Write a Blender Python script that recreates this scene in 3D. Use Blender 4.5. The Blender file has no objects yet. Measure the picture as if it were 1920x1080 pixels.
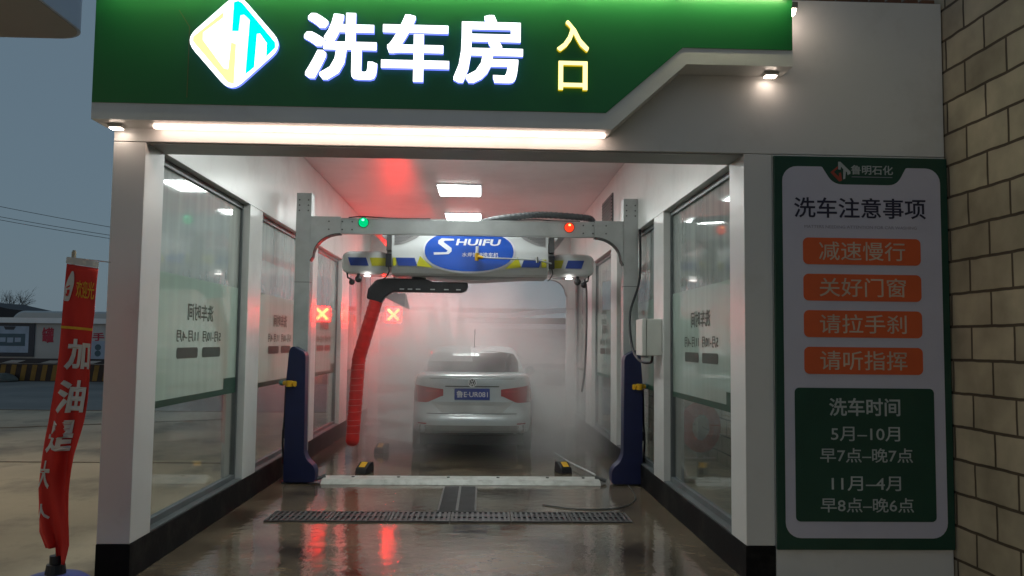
import bpy, bmesh, math, random
from mathutils import Vector, Matrix
random.seed(7)
S = bpy.context.scene
COL = S.collection
R = math.radians

# ------------------------------------------------------------------ camera
def make_camera():
    f, yaw, pitch, roll, h = 1549.5, .0357, .0663, .0113, 1.55
    fw = Vector((math.sin(yaw)*math.cos(pitch), math.cos(yaw)*math.cos(pitch), math.sin(pitch)))
    r = Vector((math.cos(yaw), -math.sin(yaw), 0)); u = r.cross(fw)
    c, s = math.cos(roll), math.sin(roll)
    r2 = c*r + s*u; u2 = -s*r + c*u
    cam = bpy.data.cameras.new('camera'); o = bpy.data.objects.new('camera', cam); COL.objects.link(o)
    cam.sensor_width = 36; cam.lens = f/1920*36; cam.clip_start = .05; cam.clip_end = 3000
    m = Matrix((r2, u2, -fw)).transposed().to_4x4(); m.translation = (0, 0, h)
    o.matrix_world = m; S.camera = o
make_camera()

# ------------------------------------------------------------------ world, sun, exposure
SUN_EL, SUN_AZ = R(8), R(215)
w = bpy.data.worlds.new('World'); S.world = w; w.use_nodes = True
nt = w.node_tree; bg = nt.nodes['Background']
sky = nt.nodes.new('ShaderNodeTexSky'); sky.sky_type = 'NISHITA'; sky.sun_disc = False
sky.sun_elevation = SUN_EL; sky.sun_rotation = SUN_AZ
mx = nt.nodes.new('ShaderNodeMixRGB'); mx.inputs[0].default_value = .93
mx.inputs[2].default_value = (.88, 1.30, 1.68, 1)           # the even grey-blue of an overcast dusk
nt.links.new(sky.outputs[0], mx.inputs[1]); nt.links.new(mx.outputs[0], bg.inputs[0])
bg.inputs[1].default_value = .125
sun = bpy.data.lights.new('sun', 'SUN'); sun.energy = .06; sun.angle = R(40); sun.color = (1, .93, .85)
so = bpy.data.objects.new('sun', sun); COL.objects.link(so)
sd = Vector((math.sin(SUN_AZ)*math.cos(SUN_EL), math.cos(SUN_AZ)*math.cos(SUN_EL), math.sin(SUN_EL)))
so.rotation_euler = sd.to_track_quat('Z', 'Y').to_euler()
S.view_settings.view_transform = 'Standard'; S.view_settings.look = 'None'
S.view_settings.exposure = 0; S.view_settings.gamma = 1
S.render.engine = 'CYCLES'
cy = S.cycles
cy.use_denoising = True; cy.max_bounces = 7; cy.diffuse_bounces = 3; cy.glossy_bounces = 3
cy.transmission_bounces = 6; cy.transparent_max_bounces = 20; cy.volume_bounces = 2
cy.volume_step_rate = 1.5; cy.volume_max_steps = 128; cy.sample_clamp_indirect = 4; cy.sample_clamp_direct = 0
cy.caustics_reflective = False; cy.caustics_refractive = False

# ------------------------------------------------------------------ materials
def mk(name, col, rough=.5, metal=0, var=.12, scale=4, bump=0, bscale=30, coat=0, spec=.5, dirt=None, dscale=2, dlo=.5, dhi=.7, stretch=(1,1,1), rvar=0):
    m = bpy.data.materials.new(name); m.use_nodes = True
    n = m.node_tree.nodes; l = m.node_tree.links; b = n['Principled BSDF']
    b.inputs['Roughness'].default_value = rough; b.inputs['Metallic'].default_value = metal
    b.inputs['Coat Weight'].default_value = coat; b.inputs['Specular IOR Level'].default_value = spec
    tc = n.new('ShaderNodeTexCoord'); mp = n.new('ShaderNodeMapping'); mp.inputs['Scale'].default_value = stretch
    l.new(tc.outputs['Object'], mp.inputs[0])
    nz = n.new('ShaderNodeTexNoise'); nz.inputs['Scale'].default_value = scale; nz.inputs['Detail'].default_value = 5
    l.new(mp.outputs[0], nz.inputs['Vector'])
    cr = n.new('ShaderNodeValToRGB')
    a = tuple(c*(1-var) for c in col); d = tuple(min(1, c*(1+var)) for c in col)
    cr.color_ramp.elements[0].color = (*a, 1); cr.color_ramp.elements[0].position = .3
    cr.color_ramp.elements[1].color = (*d, 1); cr.color_ramp.elements[1].position = .7
    l.new(nz.outputs['Fac'], cr.inputs[0]); out = cr.outputs[0]
    if dirt:
        n2 = n.new('ShaderNodeTexNoise'); n2.inputs['Scale'].default_value = dscale; n2.inputs['Detail'].default_value = 8
        n2.inputs['Roughness'].default_value = .65
        l.new(mp.outputs[0], n2.inputs['Vector'])
        r2 = n.new('ShaderNodeMapRange'); r2.inputs[1].default_value = dlo; r2.inputs[2].default_value = dhi
        l.new(n2.outputs['Fac'], r2.inputs[0])
        mm = n.new('ShaderNodeMixRGB'); mm.inputs[2].default_value = (*dirt, 1)
        l.new(r2.outputs[0], mm.inputs[0]); l.new(out, mm.inputs[1]); out = mm.outputs[0]
        if rvar:
            r3 = n.new('ShaderNodeMapRange'); r3.inputs[3].default_value = rough; r3.inputs[4].default_value = rough+rvar
            l.new(r2.outputs[0], r3.inputs[0]); l.new(r3.outputs[0], b.inputs['Roughness'])
    l.new(out, b.inputs['Base Color'])
    if bump:
        nb = n.new('ShaderNodeTexNoise'); nb.inputs['Scale'].default_value = bscale; nb.inputs['Detail'].default_value = 4
        l.new(mp.outputs[0], nb.inputs['Vector'])
        bp = n.new('ShaderNodeBump'); bp.inputs['Strength'].default_value = bump; bp.inputs['Distance'].default_value = .01
        l.new(nb.outputs['Fac'], bp.inputs['Height']); l.new(bp.outputs[0], b.inputs['Normal'])
    return m

def emit(name, col, strength, side=None):
    m = bpy.data.materials.new(name); m.use_nodes = True
    n = m.node_tree.nodes; l = m.node_tree.links; n.remove(n['Principled BSDF'])
    e = n.new('ShaderNodeEmission'); e.inputs[0].default_value = (*col, 1); e.inputs[1].default_value = strength
    l.new(e.outputs[0], n['Material Output'].inputs[0])
    return m

def glass_mat(name, tint, cloud, haze=0.0, streak=True):
    """thin sheet: see-through, mirror-like at a slant, with dried water streaks that scatter a little light"""
    m = bpy.data.materials.new(name); m.use_nodes = True
    n = m.node_tree.nodes; l = m.node_tree.links; n.remove(n['Principled BSDF'])
    tr = n.new('ShaderNodeBsdfTransparent'); tr.inputs[0].default_value = (*tint, 1)
    df = n.new('ShaderNodeBsdfDiffuse'); df.inputs[0].default_value = (*cloud, 1)
    tl = n.new('ShaderNodeBsdfTranslucent'); tl.inputs[0].default_value = (*cloud, 1)
    half = n.new('ShaderNodeMixShader'); half.inputs[0].default_value = .5
    l.new(df.outputs[0], half.inputs[1]); l.new(tl.outputs[0], half.inputs[2])
    tc = n.new('ShaderNodeTexCoord'); mp = n.new('ShaderNodeMapping'); mp.inputs['Scale'].default_value = (1, 7, .5)
    l.new(tc.outputs['Object'], mp.inputs[0])
    nz = n.new('ShaderNodeTexNoise'); nz.inputs['Scale'].default_value = 1.4; nz.inputs['Detail'].default_value = 5
    l.new(mp.outputs[0], nz.inputs['Vector'])
    mr = n.new('ShaderNodeMapRange'); mr.inputs[1].default_value = .35; mr.inputs[2].default_value = .75
    mr.inputs[3].default_value = haze; mr.inputs[4].default_value = haze + (.16 if streak else .06)
    l.new(nz.outputs['Fac'], mr.inputs[0])
    hz = mr.outputs[0]
    if streak:      # the mist has dried on the upper part of the pane
        sx = n.new('ShaderNodeSeparateXYZ'); l.new(tc.outputs['Object'], sx.inputs[0])
        zr = n.new('ShaderNodeMapRange'); zr.inputs[1].default_value = 1.2; zr.inputs[2].default_value = 2.2; zr.inputs[3].default_value = .12; zr.inputs[4].default_value = 1.25
        l.new(sx.outputs['Z'], zr.inputs[0])
        zm = n.new('ShaderNodeMath'); zm.operation = 'MULTIPLY'; l.new(mr.outputs[0], zm.inputs[0]); l.new(zr.outputs[0], zm.inputs[1]); hz = zm.outputs[0]
    m1 = n.new('ShaderNodeMixShader'); l.new(hz, m1.inputs[0])
    l.new(tr.outputs[0], m1.inputs[1]); l.new(half.outputs[0], m1.inputs[2])
    gl = n.new('ShaderNodeBsdfGlossy'); gl.inputs['Roughness'].default_value = .045
    lw = n.new('ShaderNodeLayerWeight'); lw.inputs[0].default_value = .5
    pw = n.new('ShaderNodeMath'); pw.operation = 'POWER'; pw.inputs[1].default_value = 4.5; l.new(lw.outputs['Facing'], pw.inputs[0])
    fr = n.new('ShaderNodeMath'); fr.operation = 'MULTIPLY_ADD'; fr.inputs[1].default_value = .9; fr.inputs[2].default_value = .045; l.new(pw.outputs[0], fr.inputs[0])
    m2 = n.new('ShaderNodeMixShader'); l.new(fr.outputs[0], m2.inputs[0])
    l.new(m1.outputs[0], m2.inputs[1]); l.new(gl.outputs[0], m2.inputs[2])
    l.new(m2.outputs[0], n['Material Output'].inputs[0])
    return m

M = {}
M['panel'] = mk('white_panel', (.70, .70, .69), .32, var=.03, scale=1.5, bump=.05, bscale=3, dirt=(.55,.54,.51), dscale=1.2, dlo=.55, dhi=.8)
M['inner'] = mk('white_wall', (.68, .69, .67), .28, var=.03, scale=2, dirt=(.52,.52,.50), dscale=1.5, dlo=.5, dhi=.8)
M['ceil'] = mk('ceiling', (.66, .66, .65), .4, spec=.2, var=.03, scale=1, dirt=(.5,.49,.48), dscale=.7, dlo=.45, dhi=.8)
M['black'] = mk('black_base', (.008, .008, .009), .6, spec=.12, var=.3, bump=.1, dirt=(.03,.028,.025), dscale=4)
M['sill'] = mk('grey_sill', (.10, .115, .12), .4, var=.2)
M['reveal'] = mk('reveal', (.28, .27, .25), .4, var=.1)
M['wet'] = mk('wet_concrete', (.15, .118, .08), .10, var=.25, scale=1.3, bump=.30, bscale=9, dirt=(.05, .038, .026), dscale=.9, dlo=.46, dhi=.60, rvar=-.03)
M['ground'] = mk('dry_concrete', (.43, .355, .255), .75, var=.16, scale=.9, bump=.35, bscale=25, dirt=(.215,.185,.14), dscale=.8, dlo=.48, dhi=.63, stretch=(1, .7, 1))
M['road'] = mk('road', (.16, .16, .155), .75, var=.15, scale=.6, bump=.3, bscale=20, dirt=(.22,.21,.19), dscale=.3)
M['joint'] = mk('joint', (.16, .125, .085), .9, var=.4, scale=9)
M['green'] = mk('sign_green', (.010, .165, .038), .33, var=.05, scale=2, bump=.03, bscale=2)
M['led_white'] = emit('led_panel', (.93, 1, .97), 27)
M['strip'] = emit('warm_led_strip', (1, .74, .60), 12)
M['top_strip'] = emit('top_led_strip', (1, .93, .55), 36)
M['spot'] = emit('lamp_face', (1, .80, .66), 26)
M['letter'] = emit('lit_letter', (.93, .95, 1), 2.6)
M['halo'] = emit('blue_letter_side', (.16, .22, 1), 1.6)
M['yletter'] = emit('yellow_letter', (1, .86, .34), 1.9)
M['yside'] = emit('yellow_side', (.85, .62, .02), .7)
M['logo_white'] = emit('logo_white', (.95, .97, 1), 2.2)
M['logo_yellow'] = emit('logo_yellow', (1, .93, .42), 1.08)
M['logo_cyan'] = emit('logo_cyan', (.0, 1.0, .95), 1.0)
M['stain'] = mk('rust_line', (.13, .16, .04), .6)
M['dkgreen'] = mk('board_green', (.012, .06, .04), .35, var=.1)
M['lav'] = mk('board_pale', (.56, .55, .66), .4, var=.03)
M['orange'] = mk('board_orange', (.68, .115, .035), .4, var=.05)
M['cream'] = mk('cream_print', (.56, .45, .36), .5)
M['navy'] = mk('navy_print', (.02, .02, .05), .5)
M['greyprint'] = mk('grey_print', (.30, .29, .36), .5)
M['paleprint'] = mk('pale_print', (.42, .46, .47), .5)
M['steel'] = mk('galvanised_steel', (.50, .52, .52), .42, metal=.35, var=.12, scale=6, dirt=(.36,.37,.36), dscale=3, dlo=.5, dhi=.75)
M['darksteel'] = mk('dark_steel', (.10, .10, .10), .5, metal=.4)
M['blue'] = mk('blue_guard', (.009, .014, .062), .4, var=.15, bump=.08, bscale=8)
M['yellow'] = mk('yellow_plastic', (.75, .42, .02), .4)
M['gelwhite'] = mk('gelcoat', (.74, .76, .76), .22, var=.03, coat=.3)
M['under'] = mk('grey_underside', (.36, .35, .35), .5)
M['badge'] = mk('badge_blue', (.012, .09, .52), .22, var=.08, coat=.3)
M['stblue'] = mk('stripe_blue', (.02, .06, .32), .3)
M['stgreen'] = mk('stripe_lime', (.55, .52, .02), .35)
M['white'] = mk('white_print', (.8, .8, .84), .4, var=.03)
M['mesh'] = mk('vent_dark', (.06, .06, .07), .5)
M['rubber'] = mk('black_plastic', (.012, .012, .016), .45, var=.3)
M['red'] = mk('red_foam', (.62, .014, .012), .36, var=.2, scale=9, bump=.2, bscale=14)
M['hose'] = mk('grey_hose', (.07, .075, .08), .5, var=.2)
M['brick'] = None
M['carpaint'] = mk('silver_paint', (.56, .60, .61), .3, metal=.25, var=.03, coat=.6)
M['cardark'] = mk('car_trim', (.02, .02, .022), .5)
M['carlow'] = mk('bumper_grey', (.26, .26, .25), .45)
M['tail'] = mk('tail_red', (.36, .003, .004), .18, coat=.5, var=.1)
M['tail2'] = mk('tail_bright', (.45, .02, .02), .18, coat=.5, var=.1)
M['carglass'] = mk('car_glass', (.02, .022, .022), .12, var=.2, coat=.3)
M['chrome'] = mk('chrome', (.75, .75, .75), .15, metal=1, var=.02)
M['plate'] = mk('plate_blue', (.015, .045, .33), .4, var=.05)
M['flag'] = mk('flag_red', (.66, .028, .018), .7, var=.08, scale=5)
M['flagw'] = mk('flag_white', (.66, .62, .58), .7)
M['flagy'] = mk('flag_yellow', (.75, .42, .03), .7)
M['pole'] = mk('pole_tan', (.36, .33, .25), .4)
M['basep'] = mk('base_violet', (.07, .08, .30), .35)
M['farwall'] = mk('far_wall', (.50, .49, .48), .7, var=.08, dirt=(.38,.37,.35), dscale=.5)
M['coping'] = mk('coping', (.78, .80, .82), .5, var=.04)
M['bandblack'] = mk('band_black', (.02, .02, .03), .5)
M['kyellow'] = mk('kerb_yellow', (.24, .13, .022), .7, var=.2, scale=2)
M['kblack'] = mk('kerb_black', (.035, .02, .015), .7, var=.3)
M['fred'] = mk('far_red', (.42, .02, .05), .6)
M['fteal'] = mk('far_teal', (.04, .10, .14), .5)
M['fblue'] = mk('far_paleblue', (.32, .40, .52), .5)
M['fnavy'] = mk('far_navy', (.02, .03, .05), .5)
M['rock'] = mk('heap_grey', (.10, .11, .10), .8, var=.3, bump=.5, bscale=6)
M['shed'] = mk('shed_dark', (.018, .02, .028), .7)
M['van'] = mk('van_silver', (.42, .46, .48), .3, var=.04)
M['rust'] = mk('rust_brown', (.12, .07, .03), .7, var=.3)
M['bark'] = mk('bark', (.045, .042, .04), .9)
M['wire'] = mk('wire', (.03, .03, .03), .6)
M['soffit'] = mk('soffit', (.30, .285, .27), .6, var=.05, scale=.5)
M['canopy'] = mk('canopy_fascia', (.40, .46, .56), .4, var=.03)
M['filmtxt'] = mk('film_print', (.05, .065, .055), .6, var=.1)
M['filmgreen'] = mk('film_green', (.012, .055, .035), .5, var=.1)
M['pane'] = glass_mat('glass_pane', (.95, .98, .97), (.86, .94, .92), .27)
M['film'] = glass_mat('frosted_film', (.90, .97, .93), (.78, .91, .85), .46, streak=False)
M['xface'] = emit('signal_face', (1, .006, .006), 48)
M['xred'] = emit('signal_red', (1, .006, .0015), 620)
M['gdome'] = emit('dome_green', (.0, .75, .25), .9)
M['gcore'] = emit('dome_green_core', (.2, 1, .55), 3)
M['rdome'] = emit('dome_red', (1, .06, .02), 1.1)
M['rcore'] = emit('dome_red_core', (1, .35, .1), 4)
M['lampw'] = emit('work_lamp', (1, .95, .9), 5)
M['orangehose'] = mk('orange_hose', (.55, .07, .03), .45, var=.2)
M['box'] = mk('box_grey', (.62, .62, .58), .45, var=.05)

def brick_mat():
    m = bpy.data.materials.new('beige_block'); m.use_nodes = True
    n = m.node_tree.nodes; l = m.node_tree.links; b = n['Principled BSDF']; b.inputs['Roughness'].default_value = .85
    tc = n.new('ShaderNodeTexCoord'); sp = n.new('ShaderNodeSeparateXYZ'); l.new(tc.outputs['Object'], sp.inputs[0])
    ax = n.new('ShaderNodeMath'); ax.inputs[1].default_value = .135; l.new(sp.outputs['Y'], ax.inputs[0])
    az = n.new('ShaderNodeMath'); az.inputs[1].default_value = -.60 + .2193*20; l.new(sp.outputs['Z'], az.inputs[0])
    wob = n.new('ShaderNodeTexNoise'); wob.inputs['Scale'].default_value = 6; l.new(tc.outputs['Object'], wob.inputs['Vector'])
    wv = n.new('ShaderNodeVectorMath'); wv.operation = 'MULTIPLY_ADD'; wv.inputs[1].default_value = (.014, .014, 0)
    cb = n.new('ShaderNodeCombineXYZ'); l.new(ax.outputs[0], cb.inputs[0]); l.new(az.outputs[0], cb.inputs[1])
    l.new(wob.outputs['Color'], wv.inputs[0]); l.new(cb.outputs[0], wv.inputs[2])
    bk = n.new('ShaderNodeTexBrick'); bk.offset = .5; bk.inputs['Scale'].default_value = 1
    bk.inputs['Brick Width'].default_value = .43; bk.inputs['Row Height'].default_value = .2193
    bk.inputs['Mortar Size'].default_value = .0105; bk.inputs['Mortar Smooth'].default_value = .25; bk.inputs['Bias'].default_value = 0
    bk.inputs['Color1'].default_value = (.48, .415, .31, 1); bk.inputs['Color2'].default_value = (.34, .29, .215, 1)
    bk.inputs['Mortar'].default_value = (.085, .063, .043, 1)
    l.new(wv.outputs[0], bk.inputs['Vector'])
    nz = n.new('ShaderNodeTexNoise'); nz.inputs['Scale'].default_value = 3; nz.inputs['Detail'].default_value = 7
    l.new(tc.outputs['Object'], nz.inputs['Vector'])
    mr = n.new('ShaderNodeMapRange'); mr.inputs[1].default_value = .3; mr.inputs[2].default_value = .7; mr.inputs[3].default_value = .66; mr.inputs[4].default_value = 1.15
    l.new(nz.outputs['Fac'], mr.inputs[0])
    mu = n.new('ShaderNodeMixRGB'); mu.blend_type = 'MULTIPLY'; mu.inputs[0].default_value = 1
    l.new(bk.outputs['Color'], mu.inputs[1]); l.new(mr.outputs[0], mu.inputs[2]); l.new(mu.outputs[0], b.inputs['Base Color'])
    n2 = n.new('ShaderNodeTexNoise'); n2.inputs['Scale'].default_value = 60; l.new(tc.outputs['Object'], n2.inputs['Vector'])
    ad = n.new('ShaderNodeMath'); ad.operation = 'MULTIPLY_ADD'; ad.inputs[1].default_value = -1; 
    sm = n.new('ShaderNodeMath'); sm.operation = 'MULTIPLY'; sm.inputs[1].default_value = .12; l.new(n2.outputs['Fac'], sm.inputs[0])
    l.new(bk.outputs['Fac'], ad.inputs[0]); l.new(sm.outputs[0], ad.inputs[2])
    bp = n.new('ShaderNodeBump'); bp.inputs['Strength'].default_value = .8; bp.inputs['Distance'].default_value = .012
    l.new(ad.outputs[0], bp.inputs['Height']); l.new(bp.outputs[0], b.inputs['Normal'])
    return m
M['brick'] = brick_mat()

# ------------------------------------------------------------------ mesh helpers
def NB(): return bmesh.new()
def box(bm, x0, x1, y0, y1, z0, z1):
    v = [bm.verts.new((x, y, z)) for x in (x0, x1) for y in (y0, y1) for z in (z0, z1)]
    for f in ((0,1,3,2),(4,6,7,5),(0,4,5,1),(2,3,7,6),(0,2,6,4),(1,5,7,3)): bm.faces.new([v[i] for i in f])
    return bm
def bx(*a): return box(NB(), *a)
def prism(bm, poly, a, b, plane='XZ'):
    def P(p, d):
        return {'XZ': (p[0], d, p[1]), 'XY': (p[0], p[1], d), 'YZ': (d, p[0], p[1])}[plane]
    A = [bm.verts.new(P(p, a)) for p in poly]; B = [bm.verts.new(P(p, b)) for p in poly]
    bm.faces.new(A); bm.faces.new(B[::-1]); k = len(poly)
    for i in range(k): bm.faces.new((A[i], B[i], B[(i+1) % k], A[(i+1) % k]))
    return bm
def tube(bm, pts, r, n=10, cap=True):
    pts = [Vector(p) for p in pts]; rs = r if isinstance(r, (list, tuple)) else [r]*len(pts)
    prev = None; rings = []
    for i, p in enumerate(pts):
        t = (pts[min(i+1, len(pts)-1)] - pts[max(i-1, 0)]).normalized()
        if prev is None:
            a = Vector((0,0,1)) if abs(t.z) < .9 else Vector((1,0,0))
            u = t.cross(a).normalized()
        else:
            u = (prev - t*prev.dot(t)).normalized()
        prev = u; v = t.cross(u)
        rings.append([bm.verts.new(p + rs[i]*(math.cos(2*math.pi*k/n)*u + math.sin(2*math.pi*k/n)*v)) for k in range(n)])
    for A, B in zip(rings, rings[1:]):
        for k in range(n): bm.faces.new((A[k], A[(k+1) % n], B[(k+1) % n], B[k]))
    if cap: bm.faces.new(rings[0][::-1]); bm.faces.new(rings[-1])
    return bm
def smoothpath(pts, k=8):
    pts = [Vector(p) for p in pts]; out = []
    P = [pts[0]] + pts + [pts[-1]]
    for i in range(1, len(P)-2):
        for j in range(k):
            t = j/k; a, b, c, d = P[i-1:i+3]
            out.append(.5*((2*b)+(c-a)*t+(2*a-5*b+4*c-d)*t*t+(3*b-a-3*c+d)*t**3))
    out.append(pts[-1]); return out
def ball(bm, c, r, n=14, zs=1, half=False):
    m = Matrix.Translation(c) @ Matrix.Diagonal((r, r, r*zs, 1))
    bmesh.ops.create_uvsphere(bm, u_segments=n, v_segments=max(6, n//2), radius=1, matrix=m); return bm
def obj(name, bm, mat, parent=None, bevel=0, smooth=False, kind=None):
    bmesh.ops.recalc_face_normals(bm, faces=bm.faces)
    me = bpy.data.meshes.new(name); bm.to_mesh(me); bm.free()
    o = bpy.data.objects.new(name, me); COL.objects.link(o); me.materials.append(mat)
    if smooth:
        for p in me.polygons: p.use_smooth = True
    if bevel:
        b = o.modifiers.new('bevel', 'BEVEL'); b.width = bevel; b.segments = 2; b.limit_method = 'ANGLE'
    if parent is not None:
        o.parent = parent
        if parent.parent is None: o.matrix_parent_inverse = Matrix.Translation(-parent.location)   # parts carry scene coordinates
    if kind: o['kind'] = kind
    return o
def tag(o, label, cat, group=None, kind=None):
    o['label'] = label; o['category'] = cat
    if group: o['group'] = group
    if kind: o['kind'] = kind
    return o
def thing(name, label, cat, loc=(0,0,0), group=None):
    o = bpy.data.objects.new(name, None); COL.objects.link(o); o.location = loc; o.empty_display_size = .2
    return tag(o, label, cat, group)
def dup(root, delta, label=None):
    r = root.copy(); COL.objects.link(r); r.location = Vector(root.location) + Vector(delta)
    if label: r['label'] = label
    def rec(src, dst):
        for ch in list(src.children):
            c = ch.copy(); COL.objects.link(c); c.parent = dst; rec(ch, c)
    rec(root, r); return r
def struct(name, bm, mat, **k):
    return obj(name, bm, mat, kind='structure', **k)

_tc = {}
def glyphs(body, bold=0, ext=0, fat=None):
    """text as a mesh in its own plane: returns verts and faces fitted to a unit box"""
    cu = bpy.data.curves.new('txt', 'FONT'); cu.body = body; cu.resolution_u = 3
    cu.extrude = ext; cu.bevel_depth = bold; cu.bevel_resolution = 0
    o = bpy.data.objects.new('txt', cu); COL.objects.link(o)
    bpy.context.view_layer.update()
    dg = bpy.context.evaluated_depsgraph_get()
    me = bpy.data.meshes.new_from_object(o.evaluated_get(dg))
    V = [v.co.copy() for v in me.vertices]; F = [tuple(p.vertices) for p in me.polygons]; N = [p.normal.z for p in me.polygons]
    bpy.data.objects.remove(o); bpy.data.meshes.remove(me); bpy.data.curves.remove(cu)
    if fat:
        V0, F0, N0 = V, F, N; V, F, N = [], [], []
        for i, (a, b) in enumerate([(p/2, q/2) for p in range(-2, 3) for q in range(-2, 3)]):
            k = len(V); V += [v + Vector((a*fat[0], b*fat[1], -.0002*i)) for v in V0]
            F += [tuple(q+k for q in f) for f in F0]; N += N0
    xs = [v.x for v in V]; ys = [v.y for v in V]
    x0, x1, y0, y1 = min(xs), max(xs), min(ys), max(ys)
    return [((v.x-x0)/(x1-x0), (v.y-y0)/(y1-y0), v.z) for v in V], F, N
def text(name, body, u0, u1, v0, v1, place, mat, parent, bold=0, depth=.003, sidemat=None, ext=None, fat=None):
    """letters fitted into the box u0..u1, v0..v1; place(u, v, w) gives the point in the scene"""
    V, F, N = glyphs(body, bold, .01 if ext is None else ext, fat)
    zs = [v[2] for v in V]; za, zb = min(zs), max(zs)
    bm = NB()
    vs = [bm.verts.new(place(u0+(u1-u0)*a, v0+(v1-v0)*b, depth*(c-za)/max(1e-6, zb-za))) for a, b, c in V]
    fi = []
    for f, n in zip(F, N):
        try:
            fc = bm.faces.new([vs[i] for i in f]); fi.append(n)
        except ValueError: pass
    me = bpy.data.meshes.new(name); bm.to_mesh(me); bm.free()
    o = bpy.data.objects.new(name, me); COL.objects.link(o); me.materials.append(mat)
    if sidemat:
        me.materials.append(sidemat)
        for p, n in zip(me.polygons, fi):
            p.material_index = 0 if n > .5 else 1
    if parent is not None:
        o.parent = parent
        if parent.parent is None: o.matrix_parent_inverse = Matrix.Translation(-parent.location)
    return o
def front(Y): return lambda u, v, w: (u, Y-w, v)
def rrect(x0, x1, z0, z1, r, n=6):
    out = []
    for cx, cz, a in ((x1-r, z1-r, 0), (x0+r, z1-r, 90), (x0+r, z0+r, 180), (x1-r, z0+r, 270)):
        for i in range(n+1):
            t = R(a + 90*i/n); out.append((cx+r*math.cos(t), cz+r*math.sin(t)))
    return out

# ------------------------------------------------------------------ ground
YF, TH, XL, XR, ZO, ZK, YE = 5.48, .33, -2.24, 1.76, 2.85, .235, 16.5
struct('ground', bx(-400, 400, -60, 900, -.5, 0), M['ground'])
struct('road', bx(-120, 120, 18.2, 30.0, -.02, .004), M['road'])
struct('wash_bay_floor', bx(XL+.001, XR-.001, 3.4, YE+.3, -.02, .005), M['wet'])
bm = NB()
for x0, x1, y, wdt in ((-60, 3.1, 18.1, .12), (-40, -2.5, 10.6, .03)): box(bm, x0, x1, y, y+wdt, .001, .008)
prism(bm, [(-9.4, 13.9), (-9.38, 13.82), (-5.0, 16.3), (-5.0, 16.42)], .001, .009, 'XY')
struct('ground_joints', bm, M['joint'])

# ------------------------------------------------------------------ car wash building
B = thing('car_wash_building', 'white panelled car wash bay with an open portal and glass sides', 'building', (-.24, 11, 0))
bm = NB()
box(bm, -2.45, XL, YF, YF+TH, ZK, ZO-.002)                 # left pillar
box(bm, -2.45, 3.15, YF, YF+TH, ZO+.002, 3.93)             # lintel
box(bm, XR, 1.953, YF, YF+TH, ZK, ZO-.002)
box(bm, 1.957, 3.15, YF, YF+.12, .0, ZO-.002)
obj('front_panel', bm, M['panel'], B, bevel=.004)
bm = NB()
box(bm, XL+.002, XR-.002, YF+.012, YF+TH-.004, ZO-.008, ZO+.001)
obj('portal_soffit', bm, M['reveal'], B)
bm = NB()
box(bm, -2.453, XL+.004, YF-.004, YE, 0, ZK-.001); box(bm, XR-.004, 1.955, YF-.004, YE, 0, ZK-.001)
obj('skirting', bm, M['black'], B, bevel=.006)
WIN = [(5.81, 7.97), (8.42, 10.76), (11.26, 13.25), (13.95, 15.9)]
for sgn in (-1, 1):
    xa = XL if sgn < 0 else XR; xo = -2.44 if sgn < 0 else 1.96
    X0, X1 = min(xa, xo), max(xa, xo)
    bm = NB(); ys = [YF+TH+.002] + [y for wv in WIN for y in wv] + [YE]
    for i in range(0, len(ys), 2):
        if ys[i+1]-ys[i] > .01: box(bm, X0, X1, ys[i]+.0005, ys[i+1]-.0005, ZK, ZO)
    box(bm, X0, X1, YF+TH+.002, YE, ZO+.0005, 3.82)
    obj('side_wall', bm, M['inner'], B, bevel=.004)
obj('ceiling', bx(-2.44, 1.96, YF+TH+.003, YE, 3.823, 3.87), M['ceil'], B)
bm = bx(-2.44, 1.96, YE+.001, YE+.2, ZO, 3.82); box(bm, -2.44, XL-.06, YE+.001, YE+.2, ZK, ZO-.001); box(bm, XR+.06, 1.96, YE+.001, YE+.2, ZK, ZO-.001)
obj('rear_portal', bm, M['inner'], B, bevel=.004)
bm = bx(-2.48, 1.98, YF+TH+.004, YE+.25, 3.873, 3.95)
obj('roof', bm, M['panel'], B)
bm = NB()
for i in range(9): box(bm, 2.1+i*.118, 2.2+i*.118, YF+.06, YF+.5, 3.935, 3.985)
obj('roof_tiles', bm, mk('brown_tiles', (.16,.07,.04), .7, var=.3), B, bevel=.01)
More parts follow.
